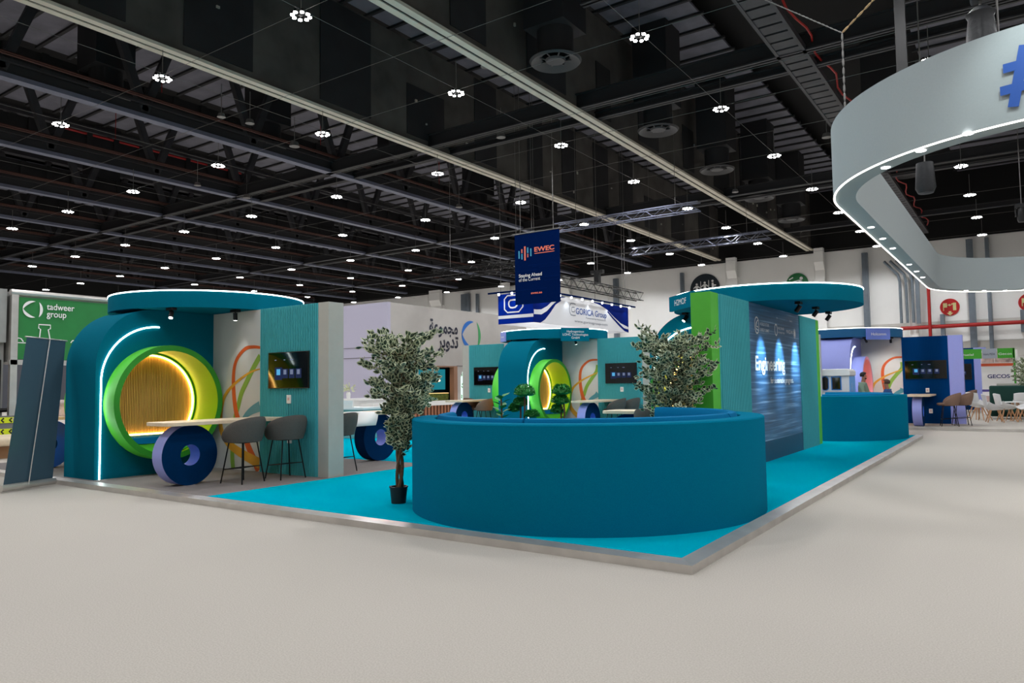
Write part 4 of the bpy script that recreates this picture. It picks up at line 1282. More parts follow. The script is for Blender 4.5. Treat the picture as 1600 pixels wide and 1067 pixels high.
# long face print: blue swoosh from the left, white middle, blue right end
fns = lambda u, v, w_: (gx1 + w_, gy0 + u, gz0 + v)
Lg = gy1 - gy0
def gz(v): return v * (gz1 - gz0)
up_l = [(0, gz(.3))] + [(u * Lg, gz(v)) for u, v in ((.05, .3), (.11, .33), (.17, .45), (.23, .66), (.28, .82), (.33, .9))] + [(.40 * Lg, gz(1.0)), (0, gz(1))]
up_l = [(0, gz(.42)), (.03 * Lg, gz(.42)), (.07 * Lg, gz(.45)), (.12 * Lg, gz(.58)), (.17 * Lg, gz(.78)), (.22 * Lg, gz(.92)), (.28 * Lg, gz(.97)), (.30 * Lg, gz(1.0)), (0, gz(1.0))]
lo_l = [(0, 0), (.06 * Lg, 0), (.10 * Lg, gz(.12)), (.15 * Lg, gz(.38)), (.2 * Lg, gz(.68)), (.26 * Lg, gz(.86)), (.22 * Lg, gz(.84)), (.17 * Lg, gz(.65)), (.12 * Lg, gz(.42)), (.07 * Lg, gz(.28)), (0, gz(.26))]
rt_ = [(.56 * Lg, gz(1)), (.66 * Lg, gz(.92)), (.74 * Lg, gz(.78)), (.82 * Lg, gz(.54)), (.9 * Lg, gz(.34)), (1.0 * Lg, gz(.22)), (Lg, gz(1))]
rt2_ = [(.74 * Lg, gz(.7)), (.80 * Lg, gz(.48)), (.88 * Lg, gz(.22)), (.95 * Lg, gz(.04)), (Lg, gz(.0)), (Lg, gz(.12)), (.94 * Lg, gz(.16)), (.89 * Lg, gz(.3)), (.82 * Lg, gz(.5)), (.75 * Lg, gz(.74))]
for i, P in enumerate((up_l, lo_l, rt_, rt2_)):
    b = B(off); b.prism(P, [], fns, 0.0, .004 + .001 * i); b.out('blue_swoosh', gdk, t)
def gt(name, body, u, v, size, wd, m, bold=0): return text(name, body, size, Vector(fns(u * Lg, gz(v), .004)) - Vector(off), (0, 1, 0), (0, 0, 1), m, t, width=wd * Lg, bold=bold, ext=.006)
gt('sign_lettering', 'GORICA Group', .395, .46, .46, .335, txt_b, .012)
gt('sign_lettering', 'Powered by Innovation', .5, .33, .15, .22, mat('print_grey', (120, 128, 140), .6))
gt('sign_lettering', 'www.goricagroup.com', .38, .16, .2, .36, MATS['print_grey'])
b = B(off); f2 = lambda p, q, th: (gx1 + .006, gy0 + p, gz0 + q)
c0_, c1_ = .365 * Lg, gz(.6)
ribbon(b, [(c0_ + .3, c1_ + .3), (c0_ - .2, c1_ + .3), (c0_ - .35, c1_), (c0_ - .2, c1_ - .3), (c0_ + .3, c1_ - .3)], f2, .05, .05, sm=2)
ribbon(b, [(c0_ + .2, c1_ + .12), (c0_ - .1, c1_ + .1), (c0_ - .1, c1_ - .12), (c0_ + .2, c1_ - .1), (c0_ + .2, c1_)], f2, .05, .05, sm=2)
b.out('logo_mark', MATS['print_grey'], t)
b = B(off); b.box(gx0 - .35, gx1 + .35, gy0 - .4, gy0 - .32, gz1, gz1 + .08); b.box(gx1 + .28, gx1 + .36, gy0 - .4, gy1 + .3, gz1, gz1 + .08); b.out('light_rail', MATS['banner_navy'], t)
for y in (gy0 + .2, gy1 - .3):
    for xw in (gx1 - .03, gx0 + .03):
        b = B(off); b.tube([(xw, y, gz1), (xw, y, 17.38)], .012, 5); b.out('hanging_wire', wire_m, t)
for i in range(9):
    y = gy0 + .9 + i * 1.14
    b = B(off); b.cyl((gx1 + .3, y), .05, gz1 - .1, gz1, 10); b.out('sign_spot', bulb2, t)
    if i % 2 == 0: spot('sign_spot_beam', Vector((gx1 + .32, y, gz1 - .12)) - Vector(off), Vector((gx1 - .05, y, gz1 - .9)) - Vector(off), 11, 100, .8, (.8, .9, 1), t, .05)
for x in (gx0 + .3, gx0 + 1.1):
    b = B(off); b.cyl((x, gy0 - .36), .05, gz1 - .1, gz1, 10); b.out('sign_spot', bulb2, t)
    spot('sign_spot_beam', Vector((x, gy0 - .38, gz1 - .12)) - Vector(off), Vector((x, gy0, gz1 - .9)) - Vector(off), 14, 100, .8, (.6, .8, 1), t, .05)
spot('inner_light', Vector((gx1 - .5, gy0 + 3, gz1 - .1)) - Vector(off), Vector((gx0, gy0 + 3, gz0)) - Vector(off), 90, 150, .8, (1, 1, 1), t, .1)
spot('inner_light', Vector((gx1 - .5, gy0 + 7, gz1 - .1)) - Vector(off), Vector((gx0, gy0 + 7, gz0)) - Vector(off), 90, 150, .8, (1, 1, 1), t, .1)

def lattice(name, a, c, s, label, m=black_metal, seg=.55):
    a = Vector(a); c = Vector(c); d = c - a; n = int(d.length / seg); u = d.normalized()
    sd = u.cross(Vector((0, 0, 1))).normalized() * s / 2; z = Vector((0, 0, s / 2))
    cs = [sd + z, -sd + z, sd - z, -sd - z]
    t = thing(name, label, 'lighting truss', a)
    off = tuple(a)
    b = B(off)
    for q in cs: b.tube([a + q, c + q], .03, 6)
    b.out('chord_tubes', m, t)
    b = B(off)
    for i in range(n):
        p = a + d * (i / n); q = a + d * ((i + 1) / n)
        for e, f in ((0, 1), (0, 2), (1, 3), (2, 3)):
            e_, f_ = (e, f) if i % 2 else (f, e)
            b.tube([p + cs[e_], q + cs[f_]], .016, 4)
    b.out('lattice_bracing', m, t)
    for f in (.15, .85):
        p = a + d * f; b = B(off); b.tube([p + z, (p.x, p.y, 17.38)], .012, 5); b.out('hanging_wire', wire_m, t)
    return t
lattice('lighting_truss', (-20.2, 27.0, 7.1), (-20.2, 43.5, 7.1), .5, 'dark lattice lighting truss above the blue and white box sign')
lattice('lighting_truss', (-25.5, 29.5, 7.4), (-18.2, 29.5, 7.4), .5, 'dark lattice truss crossing left of the navy banner')
lattice('lighting_truss', (-20, 33, 9.8), (-12.2, 33, 9.8), .4, 'pale lattice truss high up right of the navy banner', steel)
lattice('lighting_truss', (-21, 44, 10.2), (-12, 44, 10.2), .45, 'pale lattice truss high up near the cream edged girder, farther back', steel)
for y, l in ((33.0, 'nearer'), (37.8, 'farther')):
    t = thing('truss_hoist', 'dark hoist with cross arm on the lighting truss above the box sign, %s of two' % l, 'chain hoist', (-20.2, y, 7.35))
    b = B(); b.box(-.15, .15, -.15, .15, 0, .6); b.box(-.4, .4, -.12, .12, .6, .8); b.out('hoist_body', black_pl, t)
    b = B(); b.tube([(0, 0, .8), (0, 0, 9)], .014, 5); b.out('lifting_chain', wire_m, t)

# ================================================================== LARGE GREY EXHIBIT HALL STAND WITH ARABIC LETTERING
t = thing('exhibit_wall', 'large pale grey exhibit wall with Arabic lettering and a blue and green ring logo', 'exhibit wall', (-25.5, 26, 0))
off = (-25.5, 26, 0)
b = B(off)
b.box(-34, -25.5, 26.0, 26.2, 0, 5.72)
o = b.out('left_wall', mat('exhibit_lilac_white', (184, 180, 200), .8), t)
b = B(off)
# right wall with an opening
b.box(-25.7, -25.5, 26.2, 28.2, 0, 5.7); b.box(-25.7, -25.5, 28.2, 31.3, 2.62, 5.7); b.box(-25.7, -25.5, 31.3, 38.2, 0, 5.7)
b.out('right_wall', tad_w, t)
b = B(off); b.box(-34, -25.49, 25.985, 26.0, 3.0, 3.03); b.box(-34, -25.49, 25.985, 26.0, 3.52, 3.54); b.box(-25.5, -25.485, 31.3, 38.2, 2.62, 2.65); b.out('panel_joints', mat('joint_grey', (110, 104, 104), .8), t)
b = B(off); b.box(-25.75, -25.45, 31.0, 31.3, 0, 2.62); b.box(-25.72, -25.48, 28.2, 31.0, 2.55, 2.62); b.out('wood_door_frame', mat('brown_wood', (150, 112, 88), .6), t)
b = B(off); b.box(-27.6, -27.5, 27, 37, 0, 3, 0); b.box(-27.5, -25.7, 26.2, 37, 2.9, 3.0, 0); b.box(-27.5, -25.7, 36.9, 37, 0, 2.9, 0); b.out('inner_room', mat('room_dark', (18, 50, 62), .6), t)
b = B(off); b.box(-27.48, -27.42, 29.2, 32.6, 1.35, 2.5); b.out('inner_screen', emis('inner_screen_glow', (.02, .28, .35), .7), t)
b = B(off); b.box(-25.95, -25.8, 27.6, 30.95, .3, 1.15, 0); mo = b.out('moss_panel', mat('moss', (88, 98, 34), .9, noise=.5, scale=9, bump=.8), t)
b = B(off); b.box(-25.96, -25.79, 27.6, 30.95, 1.16, 1.18); b.out('warm_shelf_light', emis('shelf_warm', (1, .6, .25), 2.5), t)
for y in (28.9, 29.8, 30.6):
    b = B(off); b.lathe([(0, 1.9), (.08, 1.9), (.1, 1.82), (0, 1.78)], c=(-26.2, y), n=12, closed=False); b.out('pendant_lamp', emis('pendant_warm%d' % int(y), (1, .75, .4), 3), t)
dark = mat('arabic_dark', (20, 26, 48), .5)
def ta(body, y, z, size, wd):
    return text('arabic_lettering', body, size, Vector((-25.49, y, z)) - Vector(off), (0, 1, 0), (0, 0, 1), dark, t, width=wd, bold=.03, ext=.006)
ta('\uFE94\uFECB\uFEEE\uFEE4\uFEA0\uFEE3', 29.05, 4.38, .95, 2.35)
ta('\uFEAE\uFEF3\uFEED\uFEAA\uFE97', 29.72, 3.62, .95, 1.72)
def crescent(b, cy, cz, R1, a0, a1, fn, thick):
    n = 24; o = []; i_ = []
    for k in range(n + 1):
        a = rad(a0 + (a1 - a0) * k / n); tt = thick * math.sin(pi * k / n) ** .75
        o.append((cy + R1 * math.cos(a), cz + R1 * math.sin(a))); i_.append((cy + (R1 - tt) * math.cos(a), cz + (R1 - tt) * math.sin(a)))
    b.prism(o + i_[1:-1][::-1], [], fn, 0, .01)
fr = lambda u, v, w_: (-25.495 + w_, u, v)
lgb = mat('logo_blue', (24, 104, 190), .5)
for a0_ in (70, 174):
    b = B(off); crescent(b, 32.55, 4.38, .8, a0_, a0_ + 116, fr, .24); b.out('logo_crescent', lgb, t)
b = B(off); crescent(b, 32.5, 4.38, .98, -50, 50, fr, .22); b.out('logo_crescent', mat('logo_green', (60, 156, 92), .5), t)
b = B(off)
rr = random.Random(4)
b.prism([(31.62, .6), (31.62, 2.0), (31.8, 2.35), (32.1, 2.4), (32.35, 2.2), (32.35, .5), (32.1, .4), (31.8, .45)], [], fr, 0, .01)
b.out('leaf_print_backlight', emis('leaf_print_glow', (.75, .95, .85), 1.2), t)
b = B(off)
for k in range(46):
    y, z = rr.uniform(31.7, 32.28), rr.uniform(.6, 2.2); a = rr.uniform(0, pi)
    ribbon(b, [(y, z), (y + .13 * math.cos(a), z + .13 * math.sin(a))], lambda p, q, th: (-25.48, p, q), .08, .03)
b.out('leaf_print', [leaf_g], t)

# slatted planters and white counters in front of it
b = B(); b.box(-24.4, -23.6, 23.2, 29.5, .12, .82, 0)
t = thing('planter_bench', 'long white topped planter bench with brown wood slats before the grey exhibit wall', 'planter bench', (-24, 26, 0))
off = (-24, 26, 0)
b = B(off); b.box(-24.3, -23.66, 23.2, 29.5, 0, .62); b.out('bench_core', mat('slat_back', (70, 44, 32), .8), t)
b = B(off)
y = 23.2
while y < 29.45: b.box(-23.66, -23.6, y, y + .11, .05, .62); y += .24
b.out('wood_slats', mat('slat_brown', (158, 104, 76), .6), t)
b = B(off); b.box(-24.4, -23.55, 23.1, 29.6, .62, .82); b.out('white_top', white_pl, t)
b = B(); b.box(-25.3, -24.6, 20.0, 25.6, 0, .95); b.box(-25.35, -24.55, 19.95, 25.65, .95, 1.05)
tag(b.out('white_counter', white_pl), 'long low white counter in front of the lilac side of the grey exhibit wall', 'counter')
t = thing('glass_display_desk', 'white desk with pale glass panels seen between the grey end post and the ring table', 'desk', (-16.6, 15.4, 0))
off = (0, 0, 0)
b = B(); b.box(-1.4, .9, -.4, .4, .92, .98); b.box(-1.4, .4, -.35, -.3, .98, 1.18); b.out('desk_top', white_pl, t)
b = B(); b.box(-1.38, -1.36, -.36, .36, .06, .92); b.box(.86, .88, -.36, .36, .06, .92); b.box(-1.36, .86, -.36, -.345, .06, .92)
b.out('glass_panels', mat('pale_glass', (150, 214, 214), .15, trans=.5), t)
b = B()
for x in (-1.38, -.2, .88): b.tube([(x, -.38, 0), (x, -.38, .92)], .018, 8)
b.box(-1.4, .9, -.4, .4, 0, .06); b.out('metal_frame', stud, t)
t = thing('white_office_chair', 'white chair back behind the glass panelled desk', 'chair', (-16.2, 16.5, 0))
b = B(); b.prism([(-.25, .62), (.25, .62), (.22, 1.24), (-.22, 1.24)], [], XZ, .2, .25); bevel(b.out('backrest', white_sh, t), .03)
b = B(); b.box(-.27, .27, -.27, .22, .48, .56); bevel(b.out('seat', white_sh, t), .03)
b = B(); b.cyl((0, 0), .03, .06, .48, 12); b.beam((-.3, 0, .04), (.3, 0, .04), .04); b.beam((0, -.3, .04), (0, .3, .04), .04); b.out('pedestal', stud, t)
t = thing('flower_vase', 'small bunch of pale flowers on the white counter left of the potted tree', 'flowers', (-24.8, 22.8, 1.05))
b = B(); b.lathe([(0, 0), (.08, 0), (.1, .2), (.07, .3), (0, .3)], n=16, closed=False); b.out('vase', white_pl, t)
rr = random.Random(9)
b = B()
for k in range(46):
    d_ = Vector((rr.uniform(-1, 1), rr.uniform(-1, 1), rr.uniform(.0, 1.3))).normalized()
    leaf(b, Vector((0, 0, .32)) + d_ * rr.uniform(.05, .3), d_, .16, .08, rr)
b.out('blossoms', [mat('blossom', (206, 206, 178), .7), leaf_p], t)

# ================================================================== WASTE TRUCK BODY AT THE LEFT
t = thing('waste_container', 'silver framed container with green tadweer group tarpaulin, behind the leaning banner', 'container', (-24.5, 11.5, 0))
off = (-24.5, 11.5, 0)
b = B(off); b.box(-27, -24.03, 9.15, 15.2, 2.45, 4.5); b.out('container_body', mat('container_grey', (150, 150, 146), .6, noise=.1, scale=2), t)
b = B(off); b.box(-24.03, -24.0, 9.32, 15.0, 2.52, 4.34); b.out('tarpaulin', tad_green, t)
b = B(off); b.tube([(-24.02, 9.1, 4.46), (-24.02, 15.3, 4.46)], .09, 10); b.box(-24.1, -23.96, 9.12, 9.3, .0, 4.5); b.box(-24.1, -23.96, 9.1, 15.2, 2.36, 2.5); b.out('silver_frame', alu, t)
tr = lambda u, v, w_: (-23.98 + w_, u, v)
b = B(off)
crescent(b, 9.66, 4.0, .25, 70, 184, tr, .08); b.out('logo_crescent', txt_w, t)
b = B(off); crescent(b, 9.66, 4.0, .25, 176, 290, tr, .08); b.out('logo_crescent', txt_w, t)
b = B(off); crescent(b, 9.66, 4.0, .29, -50, 50, tr, .08); b.out('logo_crescent', txt_w, t)
text('tarpaulin_lettering', 'tadweer', .27, Vector((-23.96, 10.05, 4.02)) - Vector(off), (0, 1, 0), (0, 0, 1), txt_w, t, width=.78, bold=.008)
text('tarpaulin_lettering', 'group', .27, Vector((-23.96, 10.05, 3.80)) - Vector(off), (0, 1, 0), (0, 0, 1), txt_w, t, width=.55, bold=.008)
trr = lambda p, q, th: (-23.975, p - .55, q)
for P in ([(10.42, 3.1), (10.45, 3.42), (10.4, 3.45), (10.4, 3.56), (10.72, 3.56), (10.72, 3.45), (10.66, 3.42), (10.72, 3.1)],
          [(9.82, 2.6), (9.82, 3.0), (10.3, 3.0)], [(9.82, 3.03), (9.86, 3.14), (9.94, 3.12), (10.0, 3.03)],
          [(12.1, 2.55), (12.2, 2.8), (12.1, 3.0), (12.25, 3.0), (12.3, 2.8)], [(11.3, 3.05), (11.35, 3.12), (11.5, 3.12), (11.55, 3.05)], [(12.4, 2.65), (12.7, 2.9)],
          [(13.2, 2.7), (13.2, 3.3), (13.8, 3.3), (13.8, 2.7), (13.2, 2.7)]):
    b = B(off); ribbon(b, P, trr, .03, .03, sm=1); b.out('line_drawing', txt_w, t)
t = thing('compactor_unit', 'grey machine cabinet with gauges, red box and green lamp at the left edge', 'machine', (-24.5, 8.3, 0))
off = (-24.5, 8.3, 0)
b = B(off); b.box(-27, -24.3, 6.9, 9.05, 0, 2.45, 1); b.box(-27, -24.1, 6.9, 9.05, 3.0, 4.55, 0); b.box(-24.6, -24.25, 8.75, 9.05, 0, 3, 0); b.out('cabinet', [mat('machine_grey', (150, 152, 150), .5, noise=.15, scale=2), mat('machine_dark', (70, 74, 80), .5, noise=.3, scale=3)], t)
b = B(off); b.box(-24.1, -24.08, 8.0, 8.83, 2.78, 2.98); b.out('yellow_strip', mat('machine_yellow', (214, 160, 30), .6), t)
b = B(off); b.box(-24.3, -24.08, 8.2, 8.58, 1.25, 1.72); b.out('red_box', mat('machine_red', (206, 20, 24), .5), t)
b = B(off); b.box(-24.3, -24.1, 8.2, 8.56, 1.95, 2.12); b.out('green_lamp', mat('machine_green', (20, 160, 84), .5), t)
b = B(off); b.box(-24.3, -24.12, 8.68, 8.86, 1.9, 2.25); b.out('control_box', black_pl, t)
b = B(off); b.box(-24.3, -24.26, 8.56, 8.95, 1.2, 1.8); b.out('grey_panel', stud, t)
b = B(off)
for y in (7.6, 8.1, 8.62, 8.95): b.tube([(-24.2, y, 0), (-24.2, y, 2.5)], .03, 8)
b.tube([(-24.15, 7, 1.86), (-24.15, 8.9, 1.86)], .035, 8); b.tube([(-24.15, 7, 2.2), (-24.15, 8.9, 2.3)], .03, 8); b.tube([(-24.15, 7, 1.05), (-24.15, 9.3, 1.05)], .06, 8)
b.out('hydraulic_pipes', black_metal, t)
text('cabinet_lettering', 'ING', .2, Vector((-24.095, 8.4, 3.72)) - Vector(off), (0, 1, 0), (0, 0, 1), txt_b, t, width=.3, bold=.02)
b = B(off); b.box(-24.1, -24.09, 8.58, 8.8, 3.62, 3.7); b.out('blue_mark', txt_b, t)
hy = mat('hazard_yellow', (206, 220, 20), .5)
for z, l in ((.78, 'upper'), (.46, 'lower')):
    t = thing('hazard_board', 'yellow board with black chevrons beside the machine at the left edge, %s one' % l, 'hazard board', (-23.6, 8.7, z))
    b = B(); b.box(-.02, 0, -.4, .6, -.08, .08); b.out('board', hy, t)
    b = B()
    for k in range(5):
        y = -.3 + k * .2
        ribbon(b, [(y + .06, .06), (y, 0), (y + .06, -.06)], lambda p, q, th: (.004, p, q), .045, .045, sm=1)
    b.out('chevron', black_pl, t)
b = B(); b.box(-23.72, -23.62, 8.2, 9.5, 0, .9); tag(b.out('dark_barrier', mat('barrier_grey', (110, 110, 112), .6)), 'dark low frame carrying the two chevron boards', 'barrier')
t = thing('wood_top_counter', 'pale wooden counter with rounded end low behind the leaning banner', 'counter', (-20.6, 8.2, 0))
b = B(); b.box(-.8, .9, -1.6, .9, .3, .5); bevel(b.out('top', wood_top, t), .08, 4)
b = B(); b.box(-.5, .6, -1.2, .6, 0, .3); b.out('base', mat('counter_base', (170, 130, 96), .7), t)
t = thing('paper_bag_pile', 'white and pink printed bag on the table behind the leaning banner', 'bag', (-16.1, 7.1, PZ + 1.0))
b = B(); b.prism([(-.16, 0), (.16, 0), (.14, .26), (.05, .33), (-.1, .3)], [], XZ, -.12, .12); bevel(b.out('bag_body', mat('bag_pattern', (206, 190, 190), .7, noise=.5, scale=6), t), .02)

# ================================================================== KIOSK, PEOPLE
t = thing('display_machine', 'white display machine with two dark windows behind the far teal counter', 'machine', (-4.85, 24.75, 0))
b = B(); b.box(-.62, .42, -.4, .5, 0, 1.78); bevel(b.out('machine_body', mat('machine_white', (214, 216, 222), .4), t), .02)
b = B(); b.prism([(-.68, 1.72), (.46, 1.72), (.46, 1.86), (.4, 1.93), (-.62, 1.93), (-.68, 1.88)], [], XZ, -.47, .5); bevel(b.out('top_hood', white_sh, t), .02)
b = B(); b.box(.42, .44, -.38, .48, .05, 1.7); b.out('blue_side', mat('machine_side_blue', (96, 160, 226), .5), t)
blu = mat('window_frame_blue', (20, 110, 190), .4)
wa = [(-.27 + .09 * math.cos(rad(a)), (1.6 if a < 180 else 1.38) + .09 * math.sin(rad(a)) ) for a in range(0, 360, 15)]
b = B(); b.prism([(x * 1.0 + (-.02 if x < -.27 else .02), z + (.02 if z > 1.5 else -.02)) for x, z in wa], [], XZ, -.42, -.4); o = b.out('oval_window_frame', blu, t)
b = B(); b.prism(wa, [], XZ, -.43, -.42); b.out('oval_window_pane', screen_m, o)
b = B(); b.box(-.09, .2, -.42, -.4, 1.28, 1.7); o = b.out('square_window_frame', blu, t)
b = B(); b.box(-.06, .17, -.43, -.42, 1.31, 1.67); b.out('square_window_pane', screen_m, o)
b = B(); b.box(-.62, .42, -.405, -.4, 1.22, 1.23); b.box(-.62, .42, -.405, -.4, .98, .99)
for k in range(3): b.box(-.33 + k * .05, -.29 + k * .05, -.406, -.4, 1.05, 1.13)
b.box(-.55, -.48, -.406, -.4, 1.28, 1.34); ribbon(b, [(-.1, .82), (.0, 1.0), (.1, .82)], lambda p, q, th: (p, -.41, q), .015, .015, sm=1); ribbon(b, [(.1, .98), (.22, 1.1), (.32, 1.12)], lambda p, q, th: (p, -.41, q), .015, .015)
b.out('printed_marks', mat('mark_grey', (120, 126, 140), .5), t)
text('side_lettering', 'H2O', .12, (.445, -.1, 1.25), (0, 0, 1), (0, -1, 0), txt_w, t)
b = B(); b.box(-5.38, -5.16, 24.0, 24.15, 0, 3.0); tag(b.out('standing_panel', white_wall), 'narrow white standing panel just right of the green panel edge', 'panel')

def skinned(name, verts, edges, radii, m, parent, sub=2):
    me = bpy.data.meshes.new(name); me.from_pydata(verts, edges, []); me.materials.append(m)
    o = bpy.data.objects.new(name, me); COL.objects.link(o); o.parent = parent
    s = o.modifiers.new('skin', 'SKIN'); s.use_smooth_shade = True
    for i, r in enumerate(radii):
        v = me.skin_vertices[0].data[i]; v.radius = r if isinstance(r, tuple) else (r, r)
    me.skin_vertices[0].data[0].use_root = True
    sd = o.modifiers.new('sub', 'SUBSURF'); sd.levels = sub; sd.render_levels = sub
    return o

def person(loc, rz, label, seated, shirt, hair, H=1.82):
    """faces local +x"""
    t = thing('person', label, 'person', loc, rz)
    k = H / 1.8
    hip = .95 * k if not seated else .80
    z = lambda f: hip + f * k
    V = {'pel': (0, 0, z(0)), 'bel': (.0, 0, z(.18)), 'che': (.01, 0, z(.38)), 'nk0': (.02, 0, z(.53)), 'nk': (.04, 0, z(.60)), 'hd': (.055, 0, z(.69)), 'hd2': (.05, 0, z(.77))}
    Rr = {'pel': (.13, .15), 'bel': (.11, .135), 'che': (.12, .165), 'nk0': (.06, .08), 'nk': .055, 'hd': (.082, .07), 'hd2': (.075, .065)}
    Ed = [('pel', 'bel'), ('bel', 'che'), ('che', 'nk0'), ('nk0', 'nk'), ('nk', 'hd'), ('hd', 'hd2')]
    for s, n in ((1, 'l'), (-1, 'r')):
        V['sh' + n] = (.01, s * .16, z(.475)); Rr['sh' + n] = .062
        V['el' + n] = (.08, s * .22, z(.22)); Rr['el' + n] = .043
        V['wr' + n] = (.33, s * .2, z(.14)); Rr['wr' + n] = .03
        V['pm' + n] = (.41, s * .19, z(.12)); Rr['pm' + n] = (.035, .018)
        Ed += [('che', 'sh' + n), ('sh' + n, 'el' + n), ('el' + n, 'wr' + n), ('wr' + n, 'pm' + n)]
        for q in range(4):
            V['f%d%s' % (q, n)] = (.46, s * (.165 + .018 * q), z(.11)); V['g%d%s' % (q, n)] = (.50 - .008 * abs(q - 1.5), s * (.163 + .019 * q), z(.085))
            Rr['f%d%s' % (q, n)] = .009; Rr['g%d%s' % (q, n)] = .007
            Ed += [('pm' + n, 'f%d%s' % (q, n)), ('f%d%s' % (q, n), 'g%d%s' % (q, n))]
        V['t' + n] = (.42, s * .14, z(.11)); Rr['t' + n] = .01; Ed.append(('wr' + n, 't' + n))
        if not seated:
            V['hp' + n] = (0, s * .09, z(-.06)); V['kn' + n] = (.02, s * .1, .5 * k); V['an' + n] = (-.02, s * .1, .09); V['to' + n] = (.14, s * .11, .035)
        else:
            V['hp' + n] = (.03, s * .09, z(-.02)); V['kn' + n] = (.42, s * .12, z(.0)); V['an' + n] = (.36, s * .12, .36); V['to' + n] = (.5, s * .12, .3)
        Rr['hp' + n] = .085; Rr['kn' + n] = .058; Rr['an' + n] = .04; Rr['to' + n] = (.04, .03)
        Ed += [('pel', 'hp' + n), ('hp' + n, 'kn' + n), ('kn' + n, 'an' + n), ('an' + n, 'to' + n)]
    ks = list(V); ix = {a: i for i, a in enumerate(ks)}
    skinned('body', [V[a] for a in ks], [(ix[a], ix[c]) for a, c in Ed], [Rr[a] for a in ks], skin, t)
    def sub_(name, keys, m, grow, cut=None):
        kk = [a for a in keys]; ii = {a: i for i, a in enumerate(kk)}
        g = lambda r: tuple(x + grow for x in r) if isinstance(r, tuple) else r + grow
        vv = [V[a] for a in kk]
        if cut:
            for a, p in cut.items(): vv[ii[a]] = p
        return skinned(name, vv, [(ii[a], ii[c]) for a, c in Ed if a in ii and c in ii], [g(Rr[a]) for a in kk], m, t)
    sub_('shirt', ['pel', 'bel', 'che', 'nk0', 'shl', 'ell', 'wrl', 'shr', 'elr', 'wrr'], shirt, .016)
    sub_('trousers', ['pel', 'hpl', 'knl', 'anl', 'hpr', 'knr', 'anr'], trouser, .016)
    hx, hz = V['hd2'][0], V['hd2'][2]
    b = B(); bm2 = bmesh.new(); bmesh.ops.create_icosphere(bm2, subdivisions=3, radius=1); mp = {}
    for v in bm2.verts:
        c = v.co
        zz = hz - .01 + c.z * .085; xx = hx - .012 + c.x * .105; yy = c.y * .088
        if c.x > .35 and c.z < .35: xx = hx + .03; zz = max(zz, hz + .01)
        if c.z < -.5: zz = hz - .07
        mp[v] = b.v((xx, yy, zz))
    for f in bm2.faces: b.f([mp[v] for v in f.verts])
    bm2.free(); b.out('hair', hair, t, smooth=True)
    b = B(); b.prism([(.125, hz - .07), (.155, hz - .085), (.125, hz - .1)], [], XZ, -.012, .012); b.out('nose', skin, t)
    b = B()
    for s in (1, -1): b.lathe([(0, -.008), (.008, 0), (0, .008)], c=(0, 0), n=10, closed=False)
    b.bm.free(); b = B()
    for s in (1, -1): b.box(.122, .13, s * .03 - .012, s * .03 + .012, hz - .055, hz - .043)
    b.box(.12, .126, -.022, .022, hz - .135, hz - .128)
    b.out('eyes_and_mouth', hair_m, t)
    if not seated:
        b = B(); bm2 = bmesh.new(); bmesh.ops.create_icosphere(bm2, subdivisions=2, radius=1); mp = {}
        for v in bm2.verts: mp[v] = b.v((hx + .035 + v.co.x * .042, v.co.y * .05, hz - .125 + v.co.z * .03))
        for f in bm2.faces: b.f([mp[v] for v in f.verts])
        bm2.free(); b.out('beard', hair_m, t, smooth=True)
    return t
person((-4.02, 24.1, 0), rad(-8), 'standing person with dark hair and beard in grey green shirt behind the far counter', False, cloth_g, hair_m, 1.83)
person((-3.3, 23.85, 0), rad(176), 'seated person with brown hair and blue top behind the far teal counter', True, cloth_b, hair_b, 1.70)
c = copy_tree(s1); c.location = (-3.28, 23.86, 0); c.rotation_euler = (0, 0, rad(0)); c['label'] = 'bar stool under the seated person in the blue top'

# ================================================================== FAR STAND: FASCIA, WALL, CHAIRS
WF = place(-5.2, 41.5, 0)
partition(WF, 0, 3.7, navy_rib, lilac, 'distant navy ribbed wall with lilac end, behind the nearer navy wall', mural=(), ribs=((1, -1),), post_w=.5)
television(WF, 0, 2.45, -1, 'distant television on the farther navy wall at the right', w_=1.3, h_=.75)
c = copy_tree(s1); c.location = (-2.2, 39.6, 0); c.rotation_euler = (0, 0, rad(20)); c['label'] = 'distant brown stool at the farther navy wall'
fy = 37.6
fz0, fz1 = 2.42, 2.84
grn = mat('fascia_green', (62, 160, 36), .5)
for x0, x1, m, tx, l, tm in ((-3.4, -1.52, grn, 'Performance Daelal', 'long green fascia board with white lettering above the far navy wall', txt_w),
                         (-1.5, -.97, mat('fascia_grey', (160, 168, 180), .5), 'Industry MEDIA', 'grey fascia board between the two green ones', txt_d),
                         (-.95, -.36, grn, 'Gecos', 'short green fascia board above the white wall at the right', txt_w)):
    t = thing('fascia_board', l, 'fascia', (x0, fy, fz0))
    b = B(); b.box(0, x1 - x0, 0, .05, 0, fz1 - fz0); b.out('board', m, t)
    text('fascia_lettering', tx, .13, (.08 if x0 < -3 else .04, -.006, .14), (1, 0, 0), (0, 0, 1), tm, t, width=(x1 - x0) * .8)
b = B(); b.box(-.4, -.33, fy, fy + .07, 0, fz1); tag(b.out('green_stand_post', grn), 'slim green upright at the right end of the green fascia', 'post')
b = B(); b.box(-3.38, -3.32, fy + .05, fy + .12, 0, fz1); b.box(-3.32, -.4, fy + .05, fy + .1, fz1 - .1, fz1 - .04); tag(b.out('fascia_rail', alu), 'thin metal rail carrying the fascia boards at the right', 'rail')
t = thing('company_wall', 'white wall with GECOS lettering, orange stripe and blue stripe at the right', 'exhibit wall', (-1.0, 38.6, 0))
b = B(); b.box(-.6, .75, 0, .05, 0, 2.8); b.out('wall_panel', mat('company_white', (246, 242, 242), .6), t)
